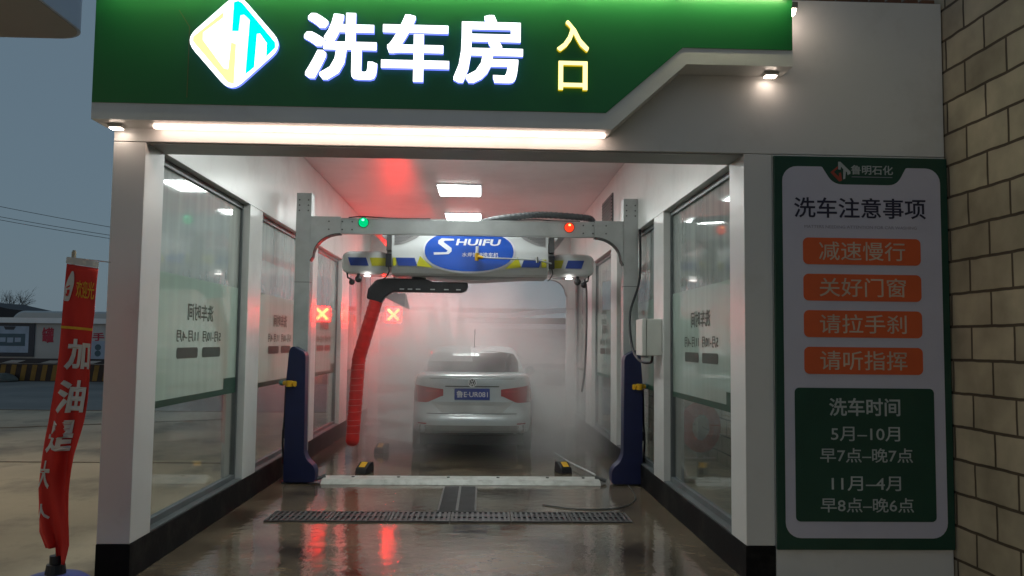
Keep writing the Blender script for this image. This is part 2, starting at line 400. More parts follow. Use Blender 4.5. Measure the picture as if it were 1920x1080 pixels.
# windows
def side_place(sgn, X):
    return (lambda u, v, w: (X-w, -u, v)) if sgn < 0 else (lambda u, v, w: (X+w, u, v))
for sgn in (-1, 1):
    for wi, (ya, yb) in enumerate(WIN):
        xg = XL-.09 if sgn < 0 else XR+.09
        fr = NB(); t = .035
        x0, x1 = xg-.025, xg+.025
        box(fr, x0, x1, ya, yb, ZK+.001, ZK+.055); box(fr, x0, x1, ya, yb, ZO-.05, ZO-.001)
        box(fr, x0, x1, ya+.001, ya+t, ZK+.055, ZO-.05); box(fr, x0, x1, yb-t, yb-.001, ZK+.055, ZO-.05)
        F = obj('window', fr, M['sill'], B, bevel=.003)
        sl = NB()
        box(sl, xg+.026 if sgn < 0 else XR+.002, XL-.002 if sgn < 0 else xg-.026, ya+.002, yb-.002, ZK+.001, ZK+.012)
        obj('sill', sl, M['sill'], F)
        obj('pane', bx(xg-.004, xg+.004, ya+t, yb-t, ZK+.055, ZO-.05), M['pane'], F)
        xf = xg + (.0065 if sgn < 0 else -.0065)
        obj('frosted_film', bx(min(xf, xf-.001*sgn), max(xf, xf-.001*sgn), ya+t+.002, yb-t-.002, 1.10, 2.04), M['film'], F)
        s = NB(); xs0 = xf + (.003 if sgn < 0 else -.003)
        def sbox(y0, y1, z0, z1): box(s, min(xs0, xs0+.001*sgn), max(xs0, xs0+.001*sgn), y0, y1, z0, z1)
        sbox(ya+t, yb-t, 1.055, 1.105)
        if sgn < 0: sbox(yb-t-.36, yb-t, 1.1055, 1.20)
        else: sbox(ya+t, ya+t+.34, 1.1055, 1.20)
        obj('green_stripe', s, M['filmgreen'], F)
        xp = xf + (.004 if sgn < 0 else -.004)
        pl = side_place(sgn, xp); c = (ya+yb)/2 + .03
        if wi < 3:
            U = (lambda y: -y) if sgn < 0 else (lambda y: y)
            cc = U(c)
            text('print', '洗车时间', cc-.31, cc+.31, 1.70, 1.84, pl, M['filmtxt'], F, bold=.012, depth=.001)
            text('print', '5月-10月', cc-.53, cc-.06, 1.53, 1.62, pl, M['filmtxt'], F, bold=.008, depth=.001)
            text('print', '11月-4月', cc+.05, cc+.53, 1.53, 1.62, pl, M['filmtxt'], F, bold=.008, depth=.001)
            for k in (-1, 1):
                p = NB(); pts = rrect(cc+k*.29-.235, cc+k*.29+.235, 1.40, 1.485, .025)
                A = [p.verts.new(pl(a, b, 0)) for a, b in pts]; Bq = [p.verts.new(pl(a, b, .001)) for a, b in pts]
                p.faces.new(A); p.faces.new(Bq[::-1])
                for i in range(len(pts)): p.faces.new((A[i], Bq[i], Bq[(i+1) % len(pts)], A[(i+1) % len(pts)]))
                obj('print_block', p, M['filmtxt'], F)

# ceiling lights
CL = []
names = ['ceiling panel light nearest the portal, hidden behind the lintel', 'square ceiling light before the wash gantry, seen only as a reflection',
         'larger bright square ceiling light just above the gantry beam', 'smaller bright ceiling light farther back, touching the gantry beam']
for i, y in enumerate((6.95, 9.6, 12.22, 14.85)):
    t = thing('ceiling_light', names[i], 'ceiling light', (-.36, y, 3.8), 'ceiling panel lights')
    obj('frame', bx(-.36-.33, -.36+.33, y-.44, y+.44, 3.805, 3.822), M['white'], t, bevel=.004)
    obj('diffuser', prism(NB(), rrect(-.36-.305, -.36+.305, y-.415, y+.415, .02, 3), 3.797, 3.8048, 'XY'), M['led_white'], t)

# ------------------------------------------------------------------ entrance sign
FY = 5.26
SG = thing('entrance_sign', 'long green lit fascia sign with big white letters above the car wash portal', 'sign', (-.2, 5.37, 2.94))
out = [(-2.50, 2.94), (.825, 2.94), (1.315, 3.385), (2.02, 3.385), (2.02, 3.845), (-2.50, 3.845)]
obj('casing', prism(NB(), out, FY, YF-.002), M['panel'], SG)
gr = [(-2.498, 3.047), (.785, 3.047), (1.29, 3.493), (2.018, 3.493), (2.018, 3.843), (-2.498, 3.843)]
obj('green_face', prism(NB(), gr, FY-.005, FY-.0005), M['green'], SG)
for nm, ch, a in (('letter', '洗', (-1.165, -.695, 3.215, 3.655)), ('letter', '车', (-.67, -.235, 3.215, 3.655)), ('letter', '房', (-.205, .24, 3.215, 3.665))):
    text(nm, ch, *a, front(FY-.006), M['letter'], SG, depth=.035, sidemat=M['halo'], ext=.05, fat=(.030, .021))
text('letter', '入', .462, .668, 3.44, 3.645, front(FY-.006), M['yletter'], SG, fat=(.02, .018), depth=.03, sidemat=M['yside'], ext=.05)
text('letter', '口', .472, .66, 3.185, 3.375, front(FY-.006), M['yletter'], SG, fat=(.024, .02), depth=.03, sidemat=M['yside'], ext=.05)
# logo: rounded diamond (coordinates from a unit sketch, px/1440*240)
lx = lambda px: -1.607 + (px-667)/1029*.57
lz = lambda py: 3.445 - (py-500)/985*.58
def rpoly(pts, r, n=5):
    out = []; k = len(pts)
    for i in range(k):
        p = Vector(pts[i]).to_2d(); a = (Vector(pts[i-1]).to_2d()-p); b = (Vector(pts[(i+1) % k]).to_2d()-p)
        d = min(r, a.length*.45, b.length*.45); A = p+a.normalized()*d; Bp = p+b.normalized()*d
        for j in range(n+1):
            t = j/n; q = (1-t)**2*A + 2*t*(1-t)*p + t*t*Bp; out.append((q.x, q.y))
    return out
dia = rpoly([(lx(690), lz(-60)), (lx(1235), lz(520)), (lx(650), lz(1060)), (lx(100), lz(480))], .10, 6)
lg = obj('logo', prism(NB(), dia, FY-.035, FY-.0055), M['logo_white'], SG)
lg.data.materials.append(M['halo'])
for p in lg.data.polygons:
    if abs(p.normal.y) < .5: p.material_index = 1
yel = [(540, 165), (200, 450), (200, 500), (610, 940), (680, 960), (690, 520), (635, 500), (610, 800), (560, 790), (310, 480), (310, 400), (530, 230)]
obj('logo_mark', prism(NB(), [(lx(a), lz(b)) for a, b in yel], FY-.038, FY-.0352), M['logo_yellow'], lg)
cya = [(650, 55), (700, 38), (745, 60), (1135, 490), (1140, 545), (1040, 650), (1040, 500), (960, 395), (925, 400), (905, 770), (808, 850), (838, 250), (770, 190), (730, 200), (715, 375), (640, 375)]
obj('logo_mark', prism(NB(), [(lx(a), lz(b)) for a, b in cya], FY-.038, FY-.0352), M['logo_cyan'], lg)
obj('crease', prism(NB(), [(-1.905, 3.09), (-1.90, 3.09), (-1.898, 3.55), (-1.97, 3.66), (-1.975, 3.66), (-1.904, 3.55)], FY-.0062, FY-.0052), M['stain'], SG)
# light strips
obj('soffit_strip', bx(-2.16, .80, 5.39, 5.425, 2.925, 2.9385), M['strip'], SG)
bm = NB()
for x0, x1 in ((-2.45, -.62), (-.60, .52), (.54, 1.24), (1.27, 2.0)): box(bm, x0, x1, FY-.085, FY-.055, 3.862, 3.868)
obj('top_strip', bm, M['top_strip'], SG)
bm = bx(-2.5, 2.02, FY-.10, FY-.04, 3.8685, 3.89)
for x in (-2.3, -.61, .53, 1.255, 1.98): box(bm, x-.012, x+.012, FY-.04, FY+.06, 3.845, 3.885)
obj('strip_housing', bm, M['darksteel'], SG)
def spot(cx, cy, cz, dx=0):
    h = obj('spotlight', prism(NB(), [(cx-.05, cz), (cx+.05, cz), (cx+.04, cz-.02), (cx-.04, cz-.02)], cy-.03, cy+.03), M['panel'], SG)
    obj('lamp_face', bx(cx-.035, cx+.035, cy-.024, cy+.024, cz-.026, cz-.0205), M['spot'], h)
spot(1.92, 5.40, 3.383); spot(-2.40, 5.40, 2.938)
h = obj('spotlight', bx(2.021, 2.075, 5.30, 5.40, 3.80, 3.84), M['darksteel'], SG)
obj('lamp_face', prism(NB(), [(2.03, 3.799), (2.07, 3.799), (2.062, 3.765), (2.03, 3.76)], 5.315, 5.385), M['spot'], h)

# ------------------------------------------------------------------ notice board
NBD = thing('notice_board', 'tall dark green and pale notice board of car washing rules beside the portal', 'notice board', (2.55, 5.47, .2))
BY = YF-.004
obj('board', bx(1.958, 3.149, BY-.022, YF-.001, .215, 2.835), M['dkgreen'], NBD, bevel=.003)
L = 2.013; Rr = 3.098
pale = rrect(L, Rr, .292, 2.765, .10)
# cut the tab out of the pale panel's top edge
tl, trr = 2.285, 2.865
top = [p for p in pale]
poly = []
done = False
for i, p in enumerate(pale):
    poly.append(p)
    if i == 6:     # end of the top right corner
        poly += rpoly([(trr+.02, 2.765), (trr, 2.765), (trr-.065, 2.645), (tl+.075, 2.645), (tl, 2.765), (tl-.02, 2.765)], .07, 5)[6:-6]
obj('pale_panel', prism(NB(), poly, BY-.026, BY-.0225), M['lav'], NBD)
BF = BY-.0265
pf = front(BF)
text('lettering', '鲁明石化', 2.485, 2.775, 2.715, 2.78, front(BY-.023), M['paleprint'], NBD, bold=.012, depth=.002)
obj('underline', bx(2.49, 2.77, BY-.0245, BY-.023, 2.697, 2.701), M['greyprint'], NBD)
q = lambda px, py: (2.412+(px-370)/350*.135, 2.735-(py-300)/350*.135)
obj('emblem', prism(NB(), [q(*p) for p in ((330,205),(195,320),(350,480),(400,460),(380,320),(345,330),(345,400),(255,310),(330,250))], BY-.0245, BY-.023), mk('emblem_red', (.34,.06,.04), .5), NBD)
obj('emblem', prism(NB(), [q(*p) for p in ((335,130),(375,130),(550,300),(550,340),(500,365),(490,310),(470,300),(455,430),(420,440),(425,260),(385,215),(375,270),(335,265))], BY-.0245, BY-.023), M['paleprint'], NBD)
text('lettering', '洗车注意事项', 2.09, 2.995, 2.415, 2.555, pf, M['navy'], NBD, bold=.012, depth=.002)
text('lettering', 'MATTERS NEEDING ATTENTION FOR CAR WASHING', 2.16, 2.93, 2.345, 2.365, pf, M['greyprint'], NBD, depth=.001)
for i, tx in enumerate(('减速慢行', '关好门窗', '请拉手刹', '请听指挥')):
    zc = 2.19 - i*.2445
    bt = obj('orange_label', prism(NB(), rrect(2.148, 2.952, zc-.09, zc+.09, .035), BF-.003, BF), M['orange'], NBD)
    text('lettering', tx, 2.255, 2.845, zc-.062, zc+.065, front(BF-.0035), M['cream'], bt, bold=.004, depth=.001)
gb = obj('hours_panel', prism(NB(), rrect(2.08, 3.022, .40, 1.275, .03), BF-.003, BF), M['dkgreen'], NBD)
for tx, a, b, c, d, bo in (('洗车时间', 2.31, 2.79, 1.09, 1.21, .018), ('5月–10月', 2.32, 2.785, .925, 1.02, .006), ('早7点–晚7点', 2.245, 2.87, .785, .88, .006), ('11月–4月', 2.32, 2.785, .60, .695, .006), ('早8点–晚6点', 2.245, 2.87, .46, .555, .006)):
    text('lettering', tx, a, b, c, d, front(BF-.0035), M['paleprint'], gb, bold=bo, depth=.001)

# ------------------------------------------------------------------ block wall on the right
bw = obj('block_wall', bx(3.16, 3.45, -3, 26, 0, 5.6), M['brick'])
tag(bw, 'tall beige concrete block wall with dark raked joints at the right edge', 'wall')

# ------------------------------------------------------------------ drains
def grate(n, label, x0, x1, y0, y1, along='x', group='cross drain gratings'):
    bm = NB(); fr = .016; z0, z1 = .0055, .019
    if along == 'x':
        ym = (y0+y1)/2
        for a, b in ((y0, y0+fr), (ym-.012, ym+.012), (y1-fr, y1)): box(bm, x0, x1, a, b, z0, z1)
        k = 11; st = (x1-x0)/k
        for i in range(k+1):
            c = x0 + i*st; c = min(max(c, x0+.011), x1-.011)
            for a, b in ((y0+fr, ym-.012), (ym+.012, y1-fr)): box(bm, c-.011, c+.011, a, b, z0, z1-.001)
    else:
        xm = (x0+x1)/2
        for a, b in ((x0, x0+fr), (xm-.012, xm+.012), (x1-fr, x1)): box(bm, a, b, y0, y1, z0, z1)
        k = 26; st = (y1-y0)/k
        for i in range(k+1):
            c = min(max(y0+i*st, y0+.008), y1-.008)
            for a, b in ((x0+fr, xm-.012), (xm+.012, x1-fr)): box(bm, a, b, c-.008, c+.008, z0, z1-.001)
    t = thing('drain_grating', label, 'drain grating', ((x0+x1)/2, (y0+y1)/2, 0), group)
    obj('bars', bm, M['darksteel'], t)
    obj('pit', bx(x0+.004, x1-.004, y0+.004, y1-.004, .001, .0065), M['rubber'], t)
order = ['leftmost', 'second from the left', 'third from the left', 'third from the right', 'second from the right', 'rightmost']
wd = (1.33+1.84)/6
for i in range(6):
    x = -1.84+i*wd
    grate(i, f'dark slotted drain grating in the wet floor, {order[i]} of the cross row', x+.004, x+wd-.004, 7.22, 7.62)
grate(9, 'finely barred drain grating in the middle behind the cross row', -.385, -.03, 7.66, 8.96, 'y', 'middle drain grating')

# ------------------------------------------------------------------ wash gantry
GY = 9.3
G = thing('wash_gantry', 'galvanised steel gantry frame with blue column guards straddling the wet bay', 'gantry', (-.2, 12.4, 0))
def frame(gy, tagf):
    for sg in (-1, 1):
        xc = -2.02 if sg < 0 else 1.68
        bm = bx(xc-.085, xc+.085, gy, gy+.16, .0, 3.21)
        c = obj('column', bm, M['steel'], G, bevel=.006)
        bo = NB()
        for dz in (3.13, 3.07, 3.01):
            for dx in (-.05, .05): tube(bo, [(xc+dx, gy-.006, dz), (xc+dx, gy+.004, dz)], .009, 8)
        bi = xc - sg*.085
        for k in (.12, .27, .38):
            for dz in (2.80, 2.89): tube(bo, [(bi-sg*k-sg*.08, gy-.016, dz), (bi-sg*k-sg*.08, gy-.004, dz)], .009, 8)
        obj('bolts', bo, M['darksteel'], c)
        obj('joint_line', bx(xc-.087, xc+.087, gy-.002, gy+.1, 2.20, 2.206), M['darksteel'], c)
        # curved bracket plate
        pts = [(bi, 2.945), (bi-sg*.33, 2.945), (bi-sg*.33, 2.758)]
        cx, cz, r = bi-sg*.33, 2.50, .258
        for i in range(1, 9):
            a = R(90*i/8); pts.append((cx + sg*.30*math.sin(a), cz+.258*math.cos(a)))
        pts.append((bi, 2.45))
        obj('bracket', prism(NB(), pts, gy-.012, gy-.001), M['steel'], c)
        fl = NB(); path = [(x, z) for x, z in pts[2:]]
        for (xa, za), (xb, zb) in zip(path, path[1:]):
            v = [fl.verts.new(p) for p in ((xa, gy-.03, za), (xb, gy-.03, zb), (xb, gy+.1, zb), (xa, gy+.1, za))]
            v2 = [fl.verts.new((p.co.x, p.co.y, p.co.z-.012)) for p in v]
            fl.faces.new(v); fl.faces.new(v2[::-1])
            for i in range(4): fl.faces.new((v[i], v2[i], v2[(i+1) % 4], v[(i+1) % 4]))
        obj('bracket_flange', fl, M['darksteel'], c)
        obj('foot_plate', bx(xc-.14, xc+.14, gy-.10, gy+.26, .0055, .017), M['steel'], c)
    obj('beam', bx(-1.93, 1.59, gy+.002, gy+.14, 2.765, 2.925), M['steel'], G, bevel=.006)
    bm = bx(-1.6, 1.26, gy-.012, gy+.002, 2.755, 2.765); box(bm, -1.6, 1.26, gy-.012, gy+.002, 2.925, 2.933)
    for x in (-1.22, -.1, .62): box(bm, x, x+.004, gy-.0005, gy+.002, 2.766, 2.924)
    obj('beam_lip', bm, M['steel'], G)
frame(GY, 0); frame(15.6, 1)
for x in (-1.24, .93):
    obj('rail', bx(x-.04, x+.04, GY+.142, 15.6, 2.80, 2.90), M['steel'], G, bevel=.004)
def guard(sg):
    xc = -2.02 if sg < 0 else 1.68
    f = lambda d: xc - sg*d        # d grows towards the lane
    prof = [(-.10, .02), (-.10, 1.10), (-.075, 1.44), (-.05, 1.48), (-.02, 1.485), (.09, 1.425), (.105, 1.38), (.115, .34), (.15, .26), (.22, .20), (.245, .14), (.24, .02)]
    pts = [(f(d), z) for d, z in prof]
    g = obj('column_guard', prism(NB(), rpoly(pts, .03, 3), GY-.20, GY-.015), M['blue'], G, bevel=.03)
    bm = tube(NB(), [(f(-.13), GY-.14, 1.085), (f(.005), GY-.22, 1.08)], [.026, .03], 12); tube(bm, [(f(-.06), GY-.21, 1.05), (f(-.06), GY-.21, 1.115)], .034, 12)
    obj('nozzle', bm, M['yellow'], g, smooth=False)
    obj('hose_fitting', tube(NB(), [(f(-.17), GY-.12, 1.085), (f(-.131), GY-.14, 1.085)], .03, 10), mk('teal_fitting', (.08,.22,.24), .4), g)
    obj('cable', tube(NB(), smoothpath([(f(-.13), GY-.05, 1.05), (f(-.135), GY-.06, .7), (f(-.145), GY-.07, .45), (f(-.13), GY-.06, .2)], 6), .012, 6), M['rubber'], g)
    obj('valve', bx(*sorted((f(-.15), f(-.11))), GY-.10, GY-.04, .48, .58), M['rubber'], g, bevel=.005)
guard(-1); guard(1)
for x, dm, core, z in ((-1.35, 'gdome', 'gcore', 2.885), (.975, 'rdome', 'rcore', 2.865)):
    d = obj('signal_dome', ball(NB(), (x, GY-.005, z), .055, 18), M[dm], G, smooth=True)
    obj('dome_bulb', ball(NB(), (x, GY-.048, z+.02), .016, 10), M[core], d, smooth=True)
    obj('dome_ring', tube(NB(), [(x, GY-.006, z), (x, GY+.002, z)], .062, 18), M['darksteel'], d)
obj('cable', tube(NB(), smoothpath([(-1.52, GY+.01, 2.94), (-1.35, GY+.01, 2.952), (-1.0, GY+.01, 2.938), (-.6, GY+.01, 2.94)], 6), .007, 6), M['rubber'], G)
obj('cable', tube(NB(), smoothpath([(.30, GY+.01, 2.938), (.6, GY+.01, 2.95), (.8, GY+.01, 2.94), (1.1, GY+.01, 2.94)], 6), .007, 6), M['rubber'], G)

# corrugated hose lying over the beam
path = smoothpath([(-.22, 9.95, 2.90), (.05, 9.6, 2.97), (.45, GY+.16, 3.015), (.75, GY+.13, 3.025), (1.15, GY+.12, 3.0), (1.245, GY+.12, 2.975), (1.262, GY+.12, 2.90)], 14)
hs = obj('corrugated_hose', tube(NB(), path, [.036 + .004*(i % 2) for i in range(len(path))], 12), M['hose'], smooth=False)
tag(hs, 'grey corrugated hose arching over the gantry beam near the red lamp', 'hose')

# ------------------------------------------------------------------ washing machine carriage
MY = 10.1
W = thing('wash_machine', 'white overhead washing unit with blue oval badge and striped wings under the gantry', 'car washing machine', (-.16, 10.5, 2.35))
def shell(bm, x0, x1, zt, zb, y0, y1, rnd):
    """front face bulges a little and rolls under at the bottom"""
    nx, ns = 24, 10; grid = []
    prof = [(.30, 1), (.06, 1), (.015, .97), (0, .88), (0, .5), (.004, .28), (.02, .13), (.06, .04), (.14, 0), (.9, 0), (1, .02)]
    for i in range(nx+1):
        t = i/nx; x = x0+(x1-x0)*t; e = min(t, 1-t)*(x1-x0)
        k = 1 if e >= rnd else math.sqrt(max(0, 1-((rnd-e)/rnd)**2))
        h = (zt-zb); zc = (zt+zb)/2; kk = .35+.65*k if rnd > 0 else 1
        row = []
        for a, b in prof:
            yy = y0 + (y1-y0)*a + (1-k)*.12
            row.append(bm.verts.new((x, min(yy, y1), zc + (b-.5)*h*kk)))
        grid.append(row)
    for A, Bq in zip(grid, grid[1:]):
        for j in range(len(prof)-1): bm.faces.new((A[j], A[j+1], Bq[j+1], Bq[j]))
    bm.faces.new(grid[0]); bm.faces.new(grid[-1][::-1])
    return bm
obj('body', shell(NB(), -1.115, .80, 2.96, 2.365, MY, MY+.75, .0), M['gelwhite'], W, smooth=False)
lw = obj('wing', shell(NB(), -1.75, -1.14, 2.655, 2.375, MY+.06, MY+.6, .14), M['gelwhite'], W)
rw = obj('wing', shell(NB(), .83, 1.40, 2.655, 2.375, MY+.06, MY+.6, .14), M['gelwhite'], W)
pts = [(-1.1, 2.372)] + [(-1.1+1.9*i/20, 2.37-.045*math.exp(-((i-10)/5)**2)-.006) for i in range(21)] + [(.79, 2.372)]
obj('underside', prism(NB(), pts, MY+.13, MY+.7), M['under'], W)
# badge
def oval(cx, cz, a, b, n=48, p=2.25):
    o = []
    for i in range(n):
        t = 2*math.pi*i/n; c, s = math.cos(t), math.sin(t)
        o.append((cx+a*math.copysign(abs(c)**(2/p), c), cz+b*math.copysign(abs(s)**(2/p), s)))
    return o
obj('badge_rim', prism(NB(), oval(-.17, 2.665, .565, .268), MY-.004, MY+.002), M['white'], W)
bd = obj('badge', prism(NB(), oval(-.17, 2.667, .543, .25), MY-.009, MY-.0045), M['badge'], W)
def slant(fy, x0, x1, z0, z1, sl):
    return lambda u, v, w: (u + sl*(v-z0), fy-w, v)
text('lettering', 'HUIFU', -.335, .20, 2.735, 2.815, slant(MY-.0095, 0, 0, 2.735, 0, .25), M['white'], bd, bold=.03, depth=.002)
S_ = [(-.36, 2.815), (-.355, 2.795), (-.47, 2.79), (-.485, 2.775), (-.385, 2.70), (-.385, 2.66), (-.42, 2.625), (-.60, 2.615), (-.605, 2.645), (-.45, 2.65), (-.435, 2.668), (-.55, 2.755), (-.55, 2.79), (-.51, 2.82)]
obj('letter', prism(NB(), S_, MY-.0115, MY-.0095), M['white'], bd)
text('lettering', '水斧智能洗车机', -.26, .185, 2.595, 2.65, slant(MY-.0095, 0, 0, 2.6, 0, .12), M['white'], bd, bold=.01, depth=.002)
def para(x0, x1, z0, z1, sl, fy, mt, par):
    obj('stripe', prism(NB(), [(x0, z0), (x1, z0), (x1+sl, z1), (x0+sl, z1)], fy-.004, fy+.002), M[mt], par)
wy = MY+.058
para(-1.62, -1.40, 2.475, 2.575, -.035, wy, 'stblue', lw); para(-1.36, -1.155, 2.475, 2.575, -.03, wy, 'stgreen', lw)
para(-1.10, -1.06, 2.475, 2.575, -.0, MY-.001, 'stgreen', W); para(-1.03, -.80, 2.475, 2.575, -.035, MY-.001, 'stblue', W)
para(.47, .69, 2.475, 2.575, .035, MY-.001, 'stblue', W); para(.72, .78, 2.475, 2.575, .0, MY-.001, 'stgreen', W)
para(.85, .97, 2.475, 2.575, .03, wy, 'stgreen', rw); para(1.02, 1.22, 2.475, 2.575, .035, wy, 'stblue', rw)
for sg in (-1, 1):
    c = -.17
    f = lambda d: c+sg*d
    obj('stripe', prism(NB(), [(f(.60), 2.60), (f(.64), 2.475), (f(.44), 2.455), (f(.555), 2.555)], MY-.0032, MY-.001), M['stgreen'], W)
    fx = lambda d: (-1.085+d) if sg < 0 else (.77-d)
    mesh = [(fx(0), 2.93), (fx(.40), 2.93), (fx(.27), 2.82), (fx(.17), 2.77), (fx(.09), 2.74), (fx(0), 2.725)]
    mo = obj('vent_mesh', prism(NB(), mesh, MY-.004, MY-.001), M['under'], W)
    dots = NB()
    for i in range(22):
        for j in range(11):
            d = .012+i*.0185; z = 2.735+j*.0175; d += .009*(j % 2)
            lim = .728+ (.20*max(0, (d-.03)/.36)**1.15)
            if z > 2.0+lim+.01 and d < .38: prism(dots, [(fx(d)-.0065, z), (fx(d), z+.0075), (fx(d)+.0065, z), (fx(d), z-.0075)], MY-.006, MY-.0038)
    obj('vent_holes', dots, M['mesh'], mo)
for x in (-1.15, .845):
    obj('gap_post', bx(x-.03, x+.03, MY-.012, MY+.12, 2.66, 2.86), M['darksteel'], W)
    obj('latch', bx(x-.035, x+.035, MY-.03, MY+.04, 2.46, 2.62), M['rubber'], W, bevel=.006)
    obj('hanging_cable', tube(NB(), smoothpath([(x, MY-.03, 2.46), (x+.01, MY-.03, 2.40), (x-.02, MY-.03, 2.34), (x-.05, MY-.03, 2.31)], 5), .008, 6), M['rubber'], W)
    obj('hanger', bx(x-.05, x+.05, MY+.2, MY+.3, 2.62, 2.80), M['steel'], W)
# foam wand with yellow tee
wn = obj('foam_wand', tube(NB(), [(-.06, MY-.06, 2.585), (.66, MY-.05, 2.565), (.69, MY-.05, 2.56), (.84, MY-.03, 2.525)], .010, 8), M['steel'], W)
bm = tube(NB(), [(-.075, MY-.06, 2.545), (-.075, MY-.06, 2.635)], .024, 12); tube(bm, [(-.07, MY-.06, 2.59), (.0, MY-.06, 2.585)], [.026, .016], 12)
obj('tee_fitting', bm, M['yellow'], wn)
obj('stub_pipe', tube(NB(), [(-.073, MY-.06, 2.636), (-.07, MY-.06, 2.72)], .020, 12), M['white'], wn)
obj('clamp', tube(NB(), [(.66, MY-.05, 2.53), (.66, MY-.05, 2.60)], .018, 8), M['chrome'], wn)
# lamps and small nozzles under the wings
for sg in (-1, 1):
    xx = lambda d: (-1.75+d) if sg < 0 else (1.40-d)
    bm = NB()
    ball(bm, (xx(.22), MY+.12, 2.315), .045, 12); ball(bm, (xx(.14), MY+.12, 2.275), .038, 12)
    tube(bm, [(xx(.22), MY+.12, 2.40), (xx(.22), MY+.12, 2.30)], .02, 8); tube(bm, [(xx(.08), MY+.12, 2.40), (xx(.09), MY+.12, 2.33), (xx(.17), MY+.12, 2.29)], .012, 8)
    obj('nozzle_cluster', bm, M['rubber'], W, smooth=True)
    obj('work_lamp', tube(NB(), [(xx(.33), MY+.10, 2.36), (xx(.33), MY+.10, 2.345)], .04, 14), M['lampw'], W)
obj('rotation_hub', tube(NB(), [(-.80, MY+.3, 2.37), (-.80, MY+.3, 2.30)], .09, 16), M['rubber'], W)
AY = 10.35
arm = [(-.185, 2.295), (-.62, 2.30), (-.72, 2.335), (-1.22, 2.335), (-1.33, 2.31), (-1.42, 2.20), (-1.44, 2.08), (-1.26, 2.02), (-1.215, 2.09), (-1.12, 2.165), (-.26, 2.165), (-.20, 2.19), (-.18, 2.24)]
ao = obj('spray_arm', prism(NB(), arm, AY-.07, AY+.07), M['rubber'], W, bevel=.02)
bm = NB()
for x in (-1.0, -.9, -.80, -.62, -.45, -.30): box(bm, x-.028, x+.028, AY-.0735, AY-.0705, 2.195, 2.208)
obj('arm_slots', bm, M['steel'], ao)
key = [Vector(p) for p in ((-1.325, AY, 2.05), (-1.50, AY, 1.42), (-1.520, AY, 1.335), (-1.528, AY, 1.25), (-1.575, AY, .36))]
path = []
for p, q_ in zip(key, key[1:]):
    k = max(2, round((q_-p).length/.018)); path += [p.lerp(q_, i/k) for i in range(k)]
rr = [.083 + (.0045 if i % 6 == 0 else 0) - .0015*math.sin(i*1.9) for i in range(len(path))]
path += [Vector((-1.576, AY, .31)), Vector((-1.577, AY, .275)), Vector((-1.577, AY, .258))]; rr += [.082, .06, .02]
ro = obj('foam_tube', tube(NB(), path, rr, 16), M['red'], W, smooth=True)
bm = NB()
for i in range(11):
    z = .42+i*.085+.012*math.sin(i*2.3); x = -1.528-.047*(1.25-z)/.89
    tube(bm, [(x+.0002, AY, z-.0025), (x, AY, z+.0025)], .0885, 16)
obj('seam_glint_rings', bm, mk('seam_glint', (.62, .20, .18), .3), ro)  # rings at the foam seams, pale colour standing in for their glints
obj('sensor_box', prism(NB(), [(-1.50, 2.23), (-1.12, 2.25), (-1.06, 2.02), (-1.28, 2.12)], 12.0, 12.2), M['rubber'], W)
obj('sensor_stalk', bx(-1.30, -1.24, 12.05, 12.15, 2.2, 2.80), M['rubber'], W)

# ------------------------------------------------------------------ floor pieces
tb = thing('threshold_bar', 'long pale metal ramp bar lying across the wet floor between the columns', 'ramp bar', (-.2, 9.3, 0))
bm = prism(NB(), [(9.08, .006), (9.16, .05), (9.40, .055), (9.46, .006)], -1.72, 1.32, 'YZ')
obj('bar', bm, mk('pale_bar', (.46,.47,.44), .5, var=.15, scale=8, dirt=(.3,.3,.27), dscale=9), tb, bevel=.006)
bm = NB()
for x in (-1.4, -.9, -.35, .2, .75, 1.15): tube(bm, [(x, 9.30, .05), (x, 9.30, .063)], .018, 10)
obj('bolts', bm, M['darksteel'], tb)
bm = tube(NB(), [(-1.80, 9.25, .03), (-1.70, 9.28, .07)], .02, 8); tube(bm, [(1.28, 9.28, .07), (1.40, 9.25, .03)], .02, 8)
obj('end_pins', bm, M['darksteel'], tb)
lab = ['black floor sensor with yellow sticker behind the left end of the ramp bar', 'black floor sensor with yellow sticker behind the right end of the ramp bar', 'small black floor sensor farther back, half lost in the spray']
for i, (x, y, rz) in enumerate(((-1.36, 9.88, -.35), (1.0, 10.0, .35), (-1.38, 11.7, -.3))):
    t = thing('floor_sensor', lab[i], 'floor sensor', (x, y, 0), 'floor sensors')
    def rot(bm): 
        bmesh.ops.rotate(bm, verts=bm.verts, cent=(x, y, 0), matrix=Matrix.Rotation(rz, 3, 'Z')); return bm
    obj('case', rot(prism(NB(), [(y-.10, .006), (y-.08, .07), (y+.02, .13), (y+.10, .13), (y+.12, .006)], x-.07, x+.07, 'YZ')), M['rubber'], t, bevel=.008)
    bm = NB(); vs = [bm.verts.new(p) for p in ((x-.035, y-.068, .0835), (x+.04, y-.068, .0835), (x+.04, y+.01, .1305), (x-.035, y+.01, .1305))]; bm.faces.new(vs)
    r_ = bmesh.ops.extrude_face_region(bm, geom=bm.faces[:]); bmesh.ops.translate(bm, vec=(0, -.002, .003), verts=[v for v in r_['geom'] if isinstance(v, bmesh.types.BMVert)])
    obj('sticker', rot(bm), M['yellow'], t)
cb = obj('floor_cable', tube(NB(), smoothpath([(.60, 8.0, .012), (.9, 7.8, .012), (1.3, 7.85, .012), (1.55, 8.3, .012), (1.62, 9.1, .012)], 8), .006, 6), M['hose'])
tag(cb, 'thin grey cable curving over the wet floor to the right column foot', 'cable')
rd = obj('guide_rod', tube(NB(), [(1.32, 9.55, .05), (1.12, 10.6, .05), (1.02, 11.4, .05)], .012, 8), M['steel'])
tag(rd, 'thin steel rod lying on the floor behind the right column foot', 'rod')

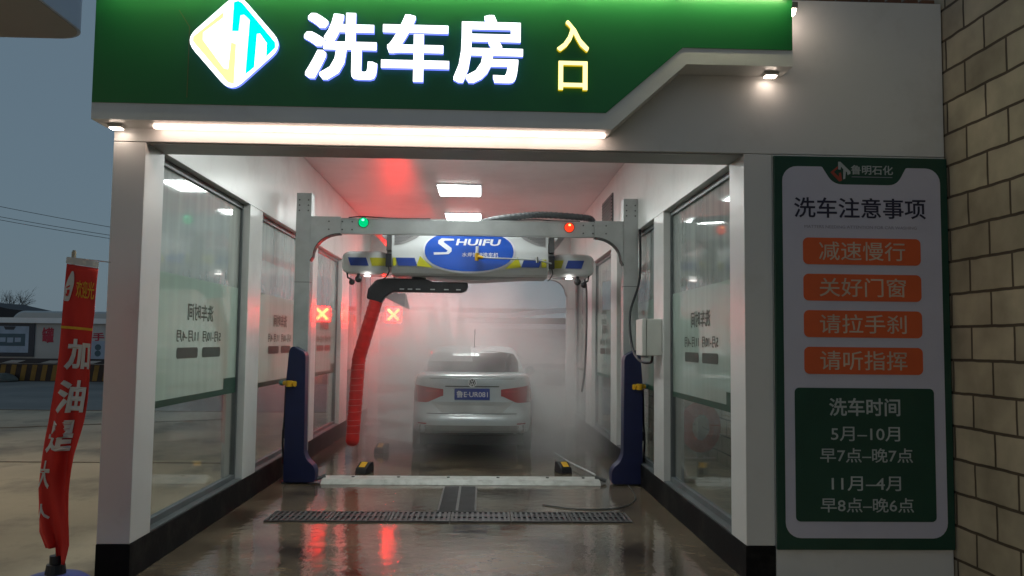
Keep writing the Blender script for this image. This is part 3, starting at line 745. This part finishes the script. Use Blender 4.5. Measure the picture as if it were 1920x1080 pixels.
# control box on the first right pillar
cbx = thing('control_box', 'pale grey control box on the right side pillar beside the column', 'control box', (1.72, 8.15, 1.6))
obj('case', bx(1.56, XR-.003, 8.02, 8.34, 1.44, 1.80), M['box'], cbx, bevel=.008)
obj('lid_seam', bx(1.600, 1.604, 8.017, 8.343, 1.437, 1.803), M['darksteel'], cbx)
obj('cable', tube(NB(), smoothpath([(1.70, 8.2, 1.437), (1.69, 8.25, 1.37), (1.62, 8.5, 1.39), (1.62, 8.9, 1.55), (1.66, 9.22, 1.9), (1.775, 9.26, 2.3), (1.775, 9.26, 2.9)], 6), .014, 8), M['rubber'], cbx)
vt = thing('wall_vent', 'dark rectangular louvre high on the right inner wall', 'wall vent', (1.74, 11.5, 3.35))
obj('frame', bx(XR-.02, XR-.001, 11.05, 11.98, 3.12, 3.60), M['darksteel'], vt)
bm = NB()
for i in range(10): box(bm, XR-.03, XR-.0205, 11.08, 11.95, 3.15+i*.044, 3.17+i*.044)
obj('slats', bm, M['rubber'], vt)
hh = obj('hanging_hose', tube(NB(), smoothpath([(1.33, 10.9, 2.45), (1.40, 11.1, 2.30), (1.42, 11.2, 1.8), (1.40, 11.2, 1.2), (1.36, 11.2, .9)], 6), .014, 8), M['hose'])
tag(hh, 'thin dark hose hanging below the right wing of the washing machine', 'hose')

# exit signal
xs = thing('exit_signal', 'glowing red cross signal box hanging at the far left end of the bay', 'signal light', (-1.66, 15.6, 2.05))
obj('housing', bx(-1.83, -1.49, 15.55, 15.598, 1.88, 2.22), M['rubber'], xs, bevel=.01)
obj('lit_face', bx(-1.80, -1.52, 15.546, 15.5495, 1.91, 2.19), M['xface'], xs)
bm = NB()
for a in (45, -45):
    ca, sa = math.cos(R(a)), math.sin(R(a)); l_, w_ = .145, .026
    pts = [(-1.66+ca*p-sa*q, 2.05+sa*p+ca*q) for p, q in ((-l_, -w_), (l_, -w_), (l_, w_), (-l_, w_))]
    prism(bm, pts, 15.542-(.001 if a > 0 else 0), 15.5455)
obj('red_cross', bm, M['xred'], xs)
obj('hanger', bx(-1.68, -1.64, 15.56, 15.59, 2.22, 2.76), M['darksteel'], xs)

# ------------------------------------------------------------------ car
CX, CYc = -.12, 11.05
car = thing('car', 'silver white saloon car seen from behind in the spray, with blue number plate', 'car', (CX, CYc, 0))
LOW = [(.325,.79,.10,4.25),(.345,.815,.045,4.36),(.40,.832,.015,4.42),(.50,.838,.0,4.45),(.575,.84,.012,4.45),(.60,.84,.045,4.44),(.72,.842,.075,4.40),(.88,.838,.085,4.28),(.98,.822,.085,3.95),(1.06,.80,.085,3.5),(1.10,.78,.10,3.3),(1.12,.74,.15,3.2)]
UP = [(1.08,.765,.60,3.35),(1.16,.75,.72,3.15),(1.25,.72,.88,2.95),(1.34,.685,1.06,2.75),(1.41,.65,1.24,2.5),(1.45,.615,1.40,2.35),(1.475,.56,1.56,2.2),(1.49,.47,1.70,2.1),(1.497,.33,1.80,2.0)]
def ringp(T, z):
    if z <= T[0][0]: return T[0][1:]
    for a, b in zip(T, T[1:]):
        if z <= b[0]:
            k = (z-a[0])/(b[0]-a[0]); return tuple(a[i]+(b[i]-a[i])*k for i in (1, 2, 3))
    return T[-1][1:]
def sup(c, p): return math.copysign(abs(c)**p, c)
def loft(T, n_, k=192):
    bm = NB(); rows = []
    for z, Wd, yr, yf in T:
        yc, Lh = (yr+yf)/2, (yf-yr)/2
        rows.append([bm.verts.new((CX+Wd*sup(math.cos(2*math.pi*i/k), 2/n_), CYc+yc+Lh*sup(math.sin(2*math.pi*i/k), 2/n_*.9), z)) for i in range(k)])
    for A, Bq in zip(rows, rows[1:]):
        for i in range(k): bm.faces.new((A[i], A[(i+1) % k], Bq[(i+1) % k], Bq[i]))
    bm.faces.new(rows[0][::-1]); bm.faces.new(rows[-1]); return bm
bd_ = obj('body', loft(LOW, 6), M['carpaint'], car, smooth=True)
rf = obj('cabin', loft(UP, 3.6), M['carpaint'], car, smooth=True)
def rearpatch(name, T, n_, x0, x1, zf, mat, par, off=.004, nx=14, nz=6):
    """sheet lying on the rear skin; zf(x) -> (z low, z high)"""
    bm = NB(); A = []; O = []
    for i in range(nx+1):
        x = x0+(x1-x0)*i/nx; zl, zh = zf(x); ra = []; rb = []
        for j in range(nz+1):
            z = zl+(zh-zl)*j/nz; Wd, yr, yf = ringp(T, z); yc, Lh = (yr+yf)/2, (yf-yr)/2
            t = min(.999, abs(x)/Wd); s = (1-t**n_)**(.9/n_) if t < 1 else 0
            y = yc-Lh*s
            ra.append(bm.verts.new((CX+x*1.004, CYc+y-off, z))); rb.append(bm.verts.new((CX+x, CYc+y+.02, z)))
        A.append(ra); O.append(rb)
    for i in range(nx):
        for j in range(nz): bm.faces.new((A[i][j], A[i+1][j], A[i+1][j+1], A[i][j+1]))
    for i in range(nx):
        for j in (0, nz): bm.faces.new((A[i][j], A[i+1][j], O[i+1][j], O[i][j]))
    for j in range(nz):
        for i in (0, nx): bm.faces.new((A[i][j], A[i][j+1], O[i][j+1], O[i][j]))
    return obj(name, bm, mat, par, smooth=False)
rearpatch('rear_window', UP, 3.6, -.655, .655, lambda x: (1.135, 1.425-.05*(abs(x)/.65)**3 - .10*max(0, (abs(x)-.60)/.055)), M['carglass'], rf, nx=40, nz=8, off=.006)
def tailz(s):
    def f(x):
        a = abs(x)
        k = (a-.40)/(.835-.40)
        lo = .80+.03*(1-k) if a < .55 else .765+.0*(k)
        lo = .835-.09*min(1, max(0, (k-.0)/.45))
        hi = .925+.055*k
        return lo, hi
    return f
for s in (-1, 1):
    tl_ = rearpatch('tail_light', LOW, 6, s*.385, s*.836, tailz(s), M['tail'], bd_, off=.006)
    rearpatch('lamp_band', LOW, 6, s*.44, s*.62, lambda x: (.885, .91), M['tail2'], tl_, off=.009, nz=2)
    rearpatch('reflector', LOW, 6, s*.60, s*.72, lambda x: (.462, .478), M['tail'], bd_, off=.004, nz=2)
rearpatch('boot_seam', LOW, 6, -.60, .60, lambda x: (.598, .606), M['cardark'], bd_, nz=1, off=.003)
rearpatch('boot_seam', LOW, 6, -.78, .78, lambda x: (1.062, 1.067), M['cardark'], bd_, nz=1, off=.003)
rearpatch('lower_bumper', LOW, 6, -.70, .70, lambda x: (.36, .45), M['carlow'], bd_, off=.006, nz=3)
rearpatch('bumper_trim', LOW, 6, -.74, .74, lambda x: (.335, .347), M['chrome'], bd_, off=.006, nz=1)
rearpatch('boot_recess_shade', LOW, 6, -.55, .55, lambda x: (.612 + max(0, abs(x)-.40)*.95, .757), mk('recess_shade', (.44,.45,.44), .45), bd_, off=.003, nz=3, nx=28)  # patch on the skin, the recess shading put into its darker grey
rearpatch('boot_lip', LOW, 6, -.36, .36, lambda x: (.955, .968), M['cardark'], bd_, off=.004, nz=1)
np_ = obj('number_plate', bx(CX-.235, CX+.235, CYc+.055, CYc+.068, .785, .935), M['plate'], car, bevel=.004)
text('plate_text', '鲁E·UR081', CX-.21, CX+.21, .815, .905, front(CYc+.0545), M['white'], np_, bold=.012, depth=.002)
em = NB()
EX, EZ, EY = CX, 1.012, CYc+.072
for i in range(28):
    a0, a1 = 2*math.pi*i/28, 2*math.pi*(i+1)/28
    for (r0, r1) in ((.047, .060),):
        ps = [(r0, a0), (r1, a0), (r1, a1), (r0, a1)]
        prism(em, [(EX+r*math.cos(a), EZ+r*math.sin(a)) for r, a in ps], EY-.006, EY+.006)
def stroke(p, q_, wd):
    p = Vector(p); q_ = Vector(q_); n_ = Vector((-(q_-p).y, (q_-p).x)).normalized()*wd
    prism(em, [(EX+v.x, EZ+v.y) for v in (p-n_, q_-n_, q_+n_, p+n_)], EY-.007, EY+.004)
for p, q_ in (((-.022, .040), (-.002, .006)), ((.022, .040), (.002, .006)), ((-.042, .022), (-.017, -.04)), ((-.017, -.04), (0, -.006)), ((0, -.006), (.017, -.04)), ((.017, -.04), (.042, .022))): stroke(p, q_, .005)
eb = obj('emblem', em, mk('emblem_silver', (.85,.86,.86), .35, metal=.2), bd_)
obj('emblem_disc', tube(NB(), [(EX, EY+.0, EZ), (EX, EY+.02, EZ)], .056, 24), M['cardark'], eb)
for s in (-1, 1):
    mr_ = obj('door_mirror', ball(NB(), (CX+s*.91, CYc+2.62, 1.10), .10, 16, .75), M['carpaint'], car, smooth=True)
    obj('mirror_stalk', tube(NB(), [(CX+s*.74, CYc+2.62, 1.06), (CX+s*.86, CYc+2.62, 1.08)], .02, 8), M['cardark'], mr_)
    obj('mirror_glass', tube(NB(), [(CX+s*.91, CYc+2.522, 1.10), (CX+s*.91, CYc+2.54, 1.10)], .072, 16), M['cardark'], mr_)
    sw = NB()
    for ya, yb, za, zb in ((1.05, 1.85, 1.13, 1.38), (1.9, 2.7, 1.13, 1.37)):
        for (y0, y1) in ((ya, yb),):
            v = []
            for yy, zz in ((y0, za), (y1, za), (y1-.12, zb), (y0+.25, zb)):
                Wd, yr, yf = ringp(UP, zz); yc, Lh = (yr+yf)/2, (yf-yr)/2
                xx = Wd*(1-min(.999, abs(yy-yc)/Lh)**3.6)**(1/3.6)
                v.append(sw.verts.new((CX+s*(xx+.012), CYc+yy, zz)))
            f_ = sw.faces.new(v); r_ = bmesh.ops.extrude_face_region(sw, geom=[f_]); bmesh.ops.translate(sw, vec=(-s*.02, 0, 0), verts=[q for q in r_['geom'] if isinstance(q, bmesh.types.BMVert)])
    obj('side_window', sw, M['carglass'], rf)
    for yw in (.93, 3.52):
        x_ = CX+s*.74
        wl = obj('wheel', tube(NB(), [(x_-.10, CYc+yw, .315), (x_-.09, CYc+yw, .315), (x_+.09, CYc+yw, .315), (x_+.10, CYc+yw, .315)], [.28, .31, .31, .28], 28), M['cardark'], car)
        obj('rim', tube(NB(), [(x_+s*.095, CYc+yw, .315), (x_+s*.106, CYc+yw, .315)], .20, 24), M['chrome'], wl)
obj('underbody', bx(CX-.70, CX+.70, CYc+.25, CYc+4.1, .17, .33), M['cardark'], car)
an = obj('aerial', tube(NB(), [(CX+.01, CYc+1.55, 1.47), (CX+.01, CYc+1.50, 1.50), (CX+.015, CYc+1.42, 1.75)], [.014, .010, .006], 8), M['cardark'], rf)

# ------------------------------------------------------------------ banner flag
k_ = .88
def fz(z): return 1.55+(z-1.55)*k_
ROW = [(2.09,-2.805,-2.60),(1.74,-2.83,-2.60),(1.35,-2.85,-2.635),(.99,-2.875,-2.665),(.78,-2.905,-2.70),(.55,-2.94,-2.71),(.35,-2.945,-2.71),(.18,-2.93,-2.71),(.05,-2.87,-2.74)]
def flagS(u, z):
    for a, b in zip(ROW, ROW[1:]):
        if z >= b[0] or b is ROW[-1]:
            t = (a[0]-z)/(a[0]-b[0]); xl = a[1]+(b[1]-a[1])*t; xr = a[2]+(b[2]-a[2])*t; break
    fold = min(1, max(0, (1.15-z)/.45))
    y = 5.0 + .02*math.sin(z*5+u*2) + .015*math.sin(u*6+z*3) + fold*.035*math.sin((u-.42)*7) + .012*math.sin(u*14+z*6)*min(1, max(0, 1.9-z))
    x = xl+(xr-xl)*u
    zz = z - .03*u*max(0, (z-1)/1.1)
    if fold > 0 and u < .42: zz += .12*fold*(max(0, .5-z)/.5)
    return Vector((x*k_, y, fz(zz)))
bf = thing('banner_flag', 'tall narrow red banner flag with white characters beside the left pillar', 'banner flag', (-2.49, 5.02, 0))
def flagmesh(u0, u1, z0, z1, nu, nz, off):
    bm = NB(); G_ = []
    for i in range(nz+1):
        G_.append([bm.verts.new(flagS(u0+(u1-u0)*j/nu, z1+(z0-z1)*i/nz)+Vector((0, -off, 0))) for j in range(nu+1)])
    for i in range(nz):
        for j in range(nu): bm.faces.new((G_[i][j], G_[i][j+1], G_[i+1][j+1], G_[i+1][j]))
    r_ = bmesh.ops.extrude_face_region(bm, geom=bm.faces[:]); bmesh.ops.translate(bm, vec=(0, .003, 0), verts=[v for v in r_['geom'] if isinstance(v, bmesh.types.BMVert)])
    return bm
cl = obj('cloth', flagmesh(0, 1, .05, 2.05, 24, 60, 0), M['flag'], bf, smooth=True)
obj('hem', flagmesh(-.02, 1.0, 2.052, 2.095, 12, 3, .002), M['flagw'], cl)
obj('gold_line', flagmesh(0, 1, 1.615, 1.632, 16, 1, .004), M['flagy'], cl)
fp = lambda u, v, w: flagS(u, v)+Vector((0, -.005-w, 0))
text('lettering', '欢迎光', .34, .97, 1.83, 1.95, fp, M['flagy'], cl, bold=.01, depth=.001)
obj('white_mark', prism(NB(), [(0,0)]*0 or rpoly([(.02,1.80),(.16,1.80),(.22,1.87),(.27,1.93),(.24,2.0),(.18,2.01),(.07,1.94),(.02,1.88)], .03, 3), 0, .001), M['flagw'], cl)
wm = cl.children[-1]
for v in wm.data.vertices:
    u, d, z = v.co; v.co = flagS(u, z)+Vector((0, -.005-d, 0))
mk_ = obj('red_mark', prism(prism(NB(), [(.07,1.885),(.16,1.90),(.16,1.91),(.07,1.895)], 0, .001), [(.06,1.85),(.09,1.85),(.09,1.875),(.16,1.88),(.16,1.865),(.13,1.835),(.07,1.835)], 0, .001), M['flag'], cl)
for v in mk_.data.vertices:
    u, d, z = v.co; v.co = flagS(u, z)+Vector((0, -.0075-d, 0))
for ch, u0, u1, z0, z1 in (('加', .22, .99, 1.34, 1.55), ('油', .18, .92, 1.05, 1.27), ('是', .12, .80, .79, 1.0)):
    text('lettering', ch, u0, u1, z0, z1, fp, M['flagw'], cl, bold=.035, depth=.001)
text('lettering', '大', .05, .38, .55, .74, fp, M['flagw'], cl, bold=.03, depth=.001)
text('lettering', '人', .05, .38, .30, .44, fp, M['flagw'], cl, bold=.03, depth=.001)
pole = obj('pole', tube(NB(), [(-2.487, 5.06, .16), (-2.475, 5.06, 1.2), (-2.468, 5.06, fz(2.15))], .010, 8), M['pole'], bf)
obj('cross_arm', tube(NB(), [(-2.50, 5.055, fz(2.10)), (-2.22, 5.0, fz(2.065))], .004, 6), M['steel'], bf)
obj('tip_clip', bx(-2.478, -2.460, 5.05, 5.07, fz(2.10), fz(2.14)), M['pole'], bf)
bm = tube(NB(), [(-2.49, 5.06, z) for z in (.0, .03, .10, .15, .17)], [.24, .25, .22, .15, .03], 28)
bs = obj('water_base', bm, M['basep'], bf, smooth=True)
obj('base_cap', tube(NB(), [(-2.49, 5.06, z) for z in (.15, .22, .222, .27)], [.06, .05, .035, .035], 16), M['rubber'], bs)

# ------------------------------------------------------------------ surroundings
cn = thing('station_canopy', 'pale canopy roof with a rounded corner at the top left', 'canopy', (-9, 2, 0))
poly = rpoly([(-4.42, 9.25), (-4.42, -6), (-15, -6), (-15, 9.25)], .0001, 1)
poly = rrect(-15, -4.42, -6, 9.25, .35, 8)
obj('slab', prism(NB(), poly, 4.9, 5.7, 'XY'), M['canopy'], cn)
obj('soffit', prism(NB(), rrect(-14.97, -4.45, -5.97, 9.22, .33, 8), 4.892, 4.8995, 'XY'), M['soffit'], cn)
for x, y, pw_ in ((-6.4, 8.0, 105), (-6.6, 0.5, 16), (-10.5, 8.0, 105)):  # warm lamps added out of view to brighten the forecourt
    cl_ = thing('added_canopy_light', 'warm round downlight added out of view under the station canopy', 'added canopy light', (x, y, 4.88), 'added canopy downlights')
    obj('bezel', tube(NB(), [(x, y, 4.891), (x, y, 4.87)], [.33, .31], 20), M['steel'], cl_)
    obj('lamp_face', tube(NB(), [(x, y, 4.8695), (x, y, 4.862)], .27, 20), emit('added_canopy_lamp', (1, .86, .64), pw_), cl_)
for y in (-3, 5): obj('column', bx(-9.2, -8.8, y-.2, y+.2, 0, 4.892), M['panel'], cn)

pw = thing('perimeter_wall', 'low white roadside wall with pale coping and red characters beyond the forecourt', 'wall', (-15, 30.5, 0))
WY = 30.5
obj('wall', bx(-60, 14, WY, WY+.3, 0, 2.07), M['farwall'], pw)
obj('coping', bx(-60, 14, WY-.12, WY+.4, 2.07, 2.26), M['coping'], pw)
bm = bx(-60, 14, WY-.02, WY-.001, .62, .80)
obj('black_band', bm, M['bandblack'], pw)
bm = NB()
for i in range(12):
    x = -24+i*1.35; prism(bm, [(x, .63), (x+.55, .63), (x+.85, .73), (x+.35, .73)], WY-.024, WY-.0205)
obj('white_lozenges', bm, M['farwall'], pw)
pp = lambda u, v, w: (u, WY-.004-w, v)
text('lettering', '罐', -15.88, -15.46, 1.36, 1.92, pp, M['fred'], pw, bold=.03, depth=.004)
text('lettering', '手', -14.08, -13.66, 1.45, 1.75, pp, M['fred'], pw, bold=.03, depth=.004)
for x0, x1 in ((-18.6, -16.12), (-14.15, -12.3)):
    first = x0 < -17
    t = thing('roadside_poster', 'navy framed pale blue poster on the far wall at the left edge' if first else 'pale blue poster with round icons on the far wall beside the left pillar', 'poster', (x0+1, WY-.02, .85), 'posters on the roadside wall')
    if first:
        obj('frame', bx(x0, x1, WY-.05, WY-.021, .86, 2.05), M['fnavy'], t)
        obj('sheet', bx(x0+.2, x1-.2, WY-.054, WY-.0505, 1.0, 1.95), M['fblue'], t)
        obj('tab', prism(NB(), [(-17.22, 1.94), (-16.78, 1.94), (-16.85, 1.82), (-17.15, 1.82)], WY-.058, WY-.0545), M['fnavy'], t)
        obj('title_block', bx(x0+.3, x1-.32, WY-.058, WY-.0545, 1.24, 1.68), M['fteal'], t)
        bm = NB()
        for k in range(6): box(bm, x0+.45+k*.27, x0+.66+k*.27, WY-.0615, WY-.0585, 1.36+.02*(k % 2), 1.54)
        obj('faded_print', bm, M['fblue'], t)
    else:
        obj('frame', bx(x0, x1, WY-.05, WY-.021, .80, 1.45), M['fblue'], t)
        obj('side_band', bx(x0-.12, x0, WY-.05, WY-.021, .80, 1.5), M['fteal'], t)
        bm = NB()
        for z in (1.22, 1.0): tube(bm, [(-13.85, WY-.056, z), (-13.85, WY-.0505, z)], .11, 16)
        obj('icons', bm, M['fteal'], t)
bm = bx(-60, 14, 29.98, WY-.03, 0, .60)
kb = struct('kerb', bm, M['kblack'])
bm = NB()
for i in range(70):
    x = -30+i*.36; prism(bm, [(x, .03), (x+.17, .03), (x+.25, .585), (x+.08, .585)], 29.972, 29.9795)
struct('kerb_stripes', bm, M['kyellow'])
bm = NB()
for i in range(10):
    for j in range(4): pass
ball(bm, (-16.7, 29.5, .05), .55, 20, .45)
for v in bm.verts:
    n_ = math.sin(v.co.x*9)*.03+math.sin(v.co.z*17+v.co.x*5)*.03; v.co.z = max(0, v.co.z+n_)
rk = obj('rubble_heap', bm, M['rock']); tag(rk, 'low grey heap on the ground in front of the striped kerb', 'heap')
# dark shed
sh = thing('dark_shed', 'dark low shed roof rising behind the roadside wall at the left edge', 'shed', (-22, 37, 0))
obj('roof', prism(NB(), [(-30, 3.3), (-21.2, 3.05), (-19.6, 2.72), (-18.6, 2.62), (-18.6, 2.3), (-30, 2.3)], 35, 39), M['shed'], sh)
obj('wall', bx(-29.8, -18.9, 35.1, 38.9, 0, 2.3), M['shed'], sh)
vn = thing('van', 'rounded silver van roof showing above the roadside wall', 'van', (-17, 33, 0))
obj('body', prism(NB(), rpoly([(-18.15, .35), (-18.1, 1.6), (-17.75, 2.4), (-17.5, 2.56), (-14.2, 2.56), (-14.0, 2.3), (-14.0, .35)], .25, 5), 32, 33.8), M['van'], vn, bevel=.08)
obj('window', bx(-17.3, -14.4, 31.99, 32.0, 1.7, 2.25), M['carglass'], vn)
for x in (-17.2, -14.9): obj('wheel', tube(NB(), [(x, 31.96, .35), (x, 32.2, .35)], .35, 20), M['cardark'], vn)
tk = thing('truck_bed', 'rusty brown load bed showing above the roadside wall beside the left pillar', 'truck', (-14.5, 33.5, 0))
obj('bed', bx(-15.2, -13.2, 34.2, 36, .9, 2.62), M['rust'], tk, bevel=.05)
bm = bx(-15.2, -13.2, 34.15, 34.2, 2.62, 2.70); tube(bm, smoothpath([(-15.1, 34.2, 2.68), (-14.6, 34.2, 2.85), (-14.1, 34.2, 2.72)], 5), .04, 6)
obj('rail', bm, M['shed'], tk)
for x in (-14.9, -13.5): obj('wheel', tube(NB(), [(x, 34.2, .45), (x, 34.5, .45)], .45, 20), M['cardark'], tk)
# bare tree
def tree(name, x, y, h, label):
    t = thing(name, label, 'tree', (x, y, 0)); bm = NB(); tw = NB()
    def grow(p, d, l_, r, lev):
        q_ = p + d*l_
        tube(bm if lev < 2 else tw, [p, (p+q_)/2+Vector((random.uniform(-.05,.05)*l_, random.uniform(-.05,.05)*l_, 0)), q_], [r, r*.8, r*.62], 5 if lev < 3 else 3, cap=False)
        if lev >= 5: return
        for _ in range(4 if lev < 4 else 3):
            nd = (d + Vector((random.gauss(0,.45), random.gauss(0,.45), random.gauss(.12,.25)))).normalized()
            grow(p+d*l_*random.uniform(.55, 1), nd, l_*random.uniform(.55, .8), r*.5, lev+1)
    grow(Vector((x, y, 0)), Vector((0, 0, 1)), h*.36, .12, 0)
    obj('trunk', bm, M['bark'], t); obj('twigs', tw, M['bark'], t)
tree('bare_tree', -25.2, 45, 4.4, 'leafless grey tree standing faint behind the dark shed')
# wires
for i, (za, zb) in enumerate(((8.53, 7.41), (7.98, 6.98), (7.81, 6.80))):
    x0, x1 = -45, -5; sl = (zb-za)/5.83
    pts = [(x, 45, za+sl*(x+25.97)*.9+((x+23)**2)*.0022) for x in range(x0, x1+1, 2)]
    o = obj('power_line', tube(NB(), pts, .014, 5), M['wire'])
    tag(o, ['highest dark power line crossing the dusk sky at the left', 'middle power line crossing the dusk sky, just above the lowest', 'lowest power line crossing the dusk sky at the left'][i], 'cable', 'power lines')
# shelter seen through the exit
sr = thing('roadside_shelter', 'long low shelter with a pale bent roof edge beyond the bay exit', 'shelter', (0, 35, 0))
sc = 35/30.5
def zz(z): return 1.55+(z-1.55)*sc
prof = [(-12, zz(2.46)), (.9*sc, zz(2.46)), (4.8*sc, zz(2.86)), (4.8*sc, zz(3.05)), (.9*sc, zz(2.64)), (-12, zz(2.62))]
obj('roof_edge', prism(NB(), prof, 34.6, 35), M['coping'], sr)
obj('roof', prism(NB(), [(-12, 3.0), (2.2*sc, 3.0), (1.0*sc, 2.85), (-12, 2.85)], 35.0, 39), M['shed'], sr)
bm = NB()
for x in (-8, -5, -2.1, .3, 1.9, 2.75, 4.4): box(bm, x-.12, x+.12, 35.05, 35.3, 0, 2.6)
obj('post', bm, M['shed'], sr)
obj('back_wall', bx(-12, 5.5, 38, 38.2, 0, 2.6), M['shed'], sr)
obj('valance', bx(-12, 4.6, 35.01, 35.04, 2.25, 2.62), M['shed'], sr)

# orange hose reel seen through the right glass
rl = thing('hose_reel', 'orange coiled hose on a stand behind the nearest right window', 'hose reel', (2.55, 9.4, 0))
bm = NB()
for i in range(9):
    r_ = .13+.022*(i % 5); yy = 9.33+.02*i
    tube(bm, [(2.5+r_*math.cos(2*math.pi*a/24), yy+.02*math.sin(3*a), .62+r_*1.25*math.sin(2*math.pi*a/24)) for a in range(25)], .018, 6, cap=False)
obj('coil', bm, M['orangehose'], rl)
bm = bx(2.3, 2.7, 9.34, 9.5, 0, .05); box(bm, 2.47, 2.53, 9.40, 9.46, .05, .78); box(bm, 2.32, 2.68, 9.36, 9.48, .24, .27)
obj('stand', bm, M['pole'], rl)

# ------------------------------------------------------------------ spray and mist
def mist_material():
    m = bpy.data.materials.new('mist'); m.use_nodes = True
    n = m.node_tree.nodes; l = m.node_tree.links; n.remove(n['Principled BSDF'])
    v = n.new('ShaderNodeVolumeScatter'); v.inputs['Color'].default_value = (.95, .96, .97, 1); v.inputs['Anisotropy'].default_value = .3
    l.new(v.outputs[0], n['Material Output'].inputs['Volume'])
    tc = n.new('ShaderNodeTexCoord'); acc = None
    for (c, r, k) in BLOBS:
        mp = n.new('ShaderNodeMapping'); mp.vector_type = 'POINT'
        mp.inputs['Scale'].default_value = tuple(1/a for a in r); mp.inputs['Location'].default_value = tuple(-a/b for a, b in zip(c, r))
        l.new(tc.outputs['Object'], mp.inputs[0])
        g = n.new('ShaderNodeTexGradient'); g.gradient_type = 'QUADRATIC_SPHERE'; l.new(mp.outputs[0], g.inputs[0])
        mu = n.new('ShaderNodeMath'); mu.operation = 'MULTIPLY_ADD'; mu.inputs[1].default_value = k
        l.new(g.outputs['Fac'], mu.inputs[0])
        if acc: l.new(acc, mu.inputs[2])
        else: mu.inputs[2].default_value = .03
        acc = mu.outputs[0]
    nz = n.new('ShaderNodeTexNoise'); nz.inputs['Scale'].default_value = 1.7; nz.inputs['Detail'].default_value = 3
    l.new(tc.outputs['Object'], nz.inputs['Vector'])
    mr = n.new('ShaderNodeMapRange'); mr.inputs[1].default_value = .3; mr.inputs[2].default_value = .7; mr.inputs[3].default_value = .35; mr.inputs[4].default_value = 1.6
    l.new(nz.outputs['Fac'], mr.inputs[0])
    fin = n.new('ShaderNodeMath'); fin.operation = 'MULTIPLY'; l.new(acc, fin.inputs[0]); l.new(mr.outputs[0], fin.inputs[1])
    l.new(fin.outputs[0], v.inputs['Density'])
    return m
BLOBS = [((-1.05, 11.6, .45), (.95, 1.6, 1.3), 1.3), ((-1.0, 12.2, 1.0), (1.15, 2.7, 2.1), 1.35), ((-1.0, 13.8, 1.2), (1.6, 2.8, 1.6), .8), ((-.3, 13.6, 1.3), (2.6, 3.4, 1.9), 1.1), ((1.0, 12.0, .5), (1.2, 3.0, 1.5), 1.5), ((-.5, 12.0, 1.45), (1.1, 1.4, .55), 1.6)]
ms = obj('mist', bx(XL+.02, XR-.02, 9.75, 16.4, .012, 2.74), mist_material()); ms['kind'] = 'stuff'
ms['label'] = 'fine white washing mist hanging around the car'; ms['category'] = 'mist'
def spray_material():
    m = bpy.data.materials.new('spray'); m.use_nodes = True
    n = m.node_tree.nodes; l = m.node_tree.links; n.remove(n['Principled BSDF'])
    v = n.new('ShaderNodeVolumeScatter'); v.inputs['Color'].default_value = (.96, .97, .98, 1); v.inputs['Density'].default_value = 6; v.inputs['Anisotropy'].default_value = .3
    l.new(v.outputs[0], n['Material Output'].inputs['Volume']); return m
def fan(bm, o, d, side, thick, L0, wid, th):
    o = Vector(o); d = Vector(d).normalized(); s = Vector(side); t = Vector(thick)
    a = [o + s*sx*.01 + t*sy*.01 for sx, sy in ((-1,-1),(1,-1),(1,1),(-1,1))]
    e = o + d*L0; b = [e + s*sx*wid + t*sy*th for sx, sy in ((-1,-1),(1,-1),(1,1),(-1,1))]
    A = [bm.verts.new(p) for p in a]; Bq = [bm.verts.new(p) for p in b]
    bm.faces.new(A); bm.faces.new(Bq[::-1])
    for i in range(4): bm.faces.new((A[i], Bq[i], Bq[(i+1) % 4], A[(i+1) % 4]))
bm = NB()
for z in (1.55, 1.32, 1.09, .86, .63, .42):
    fan(bm, (-1.46, AY+.02*z, z), (1, .12, -.03), (0, .1, 1), (0, 1, 0), .62, .108, .07)
for x in (-.95, -.64, -.47, -.28): fan(bm, (x, AY, 2.16), (.06, .05, -1), (1, 0, 0), (0, 1, 0), .85, .12, .07)
sp = obj('water_spray', bm, spray_material()); sp['kind'] = 'stuff'; sp['label'] = 'fan shaped water jets leaving the spray arm'; sp['category'] = 'spray'
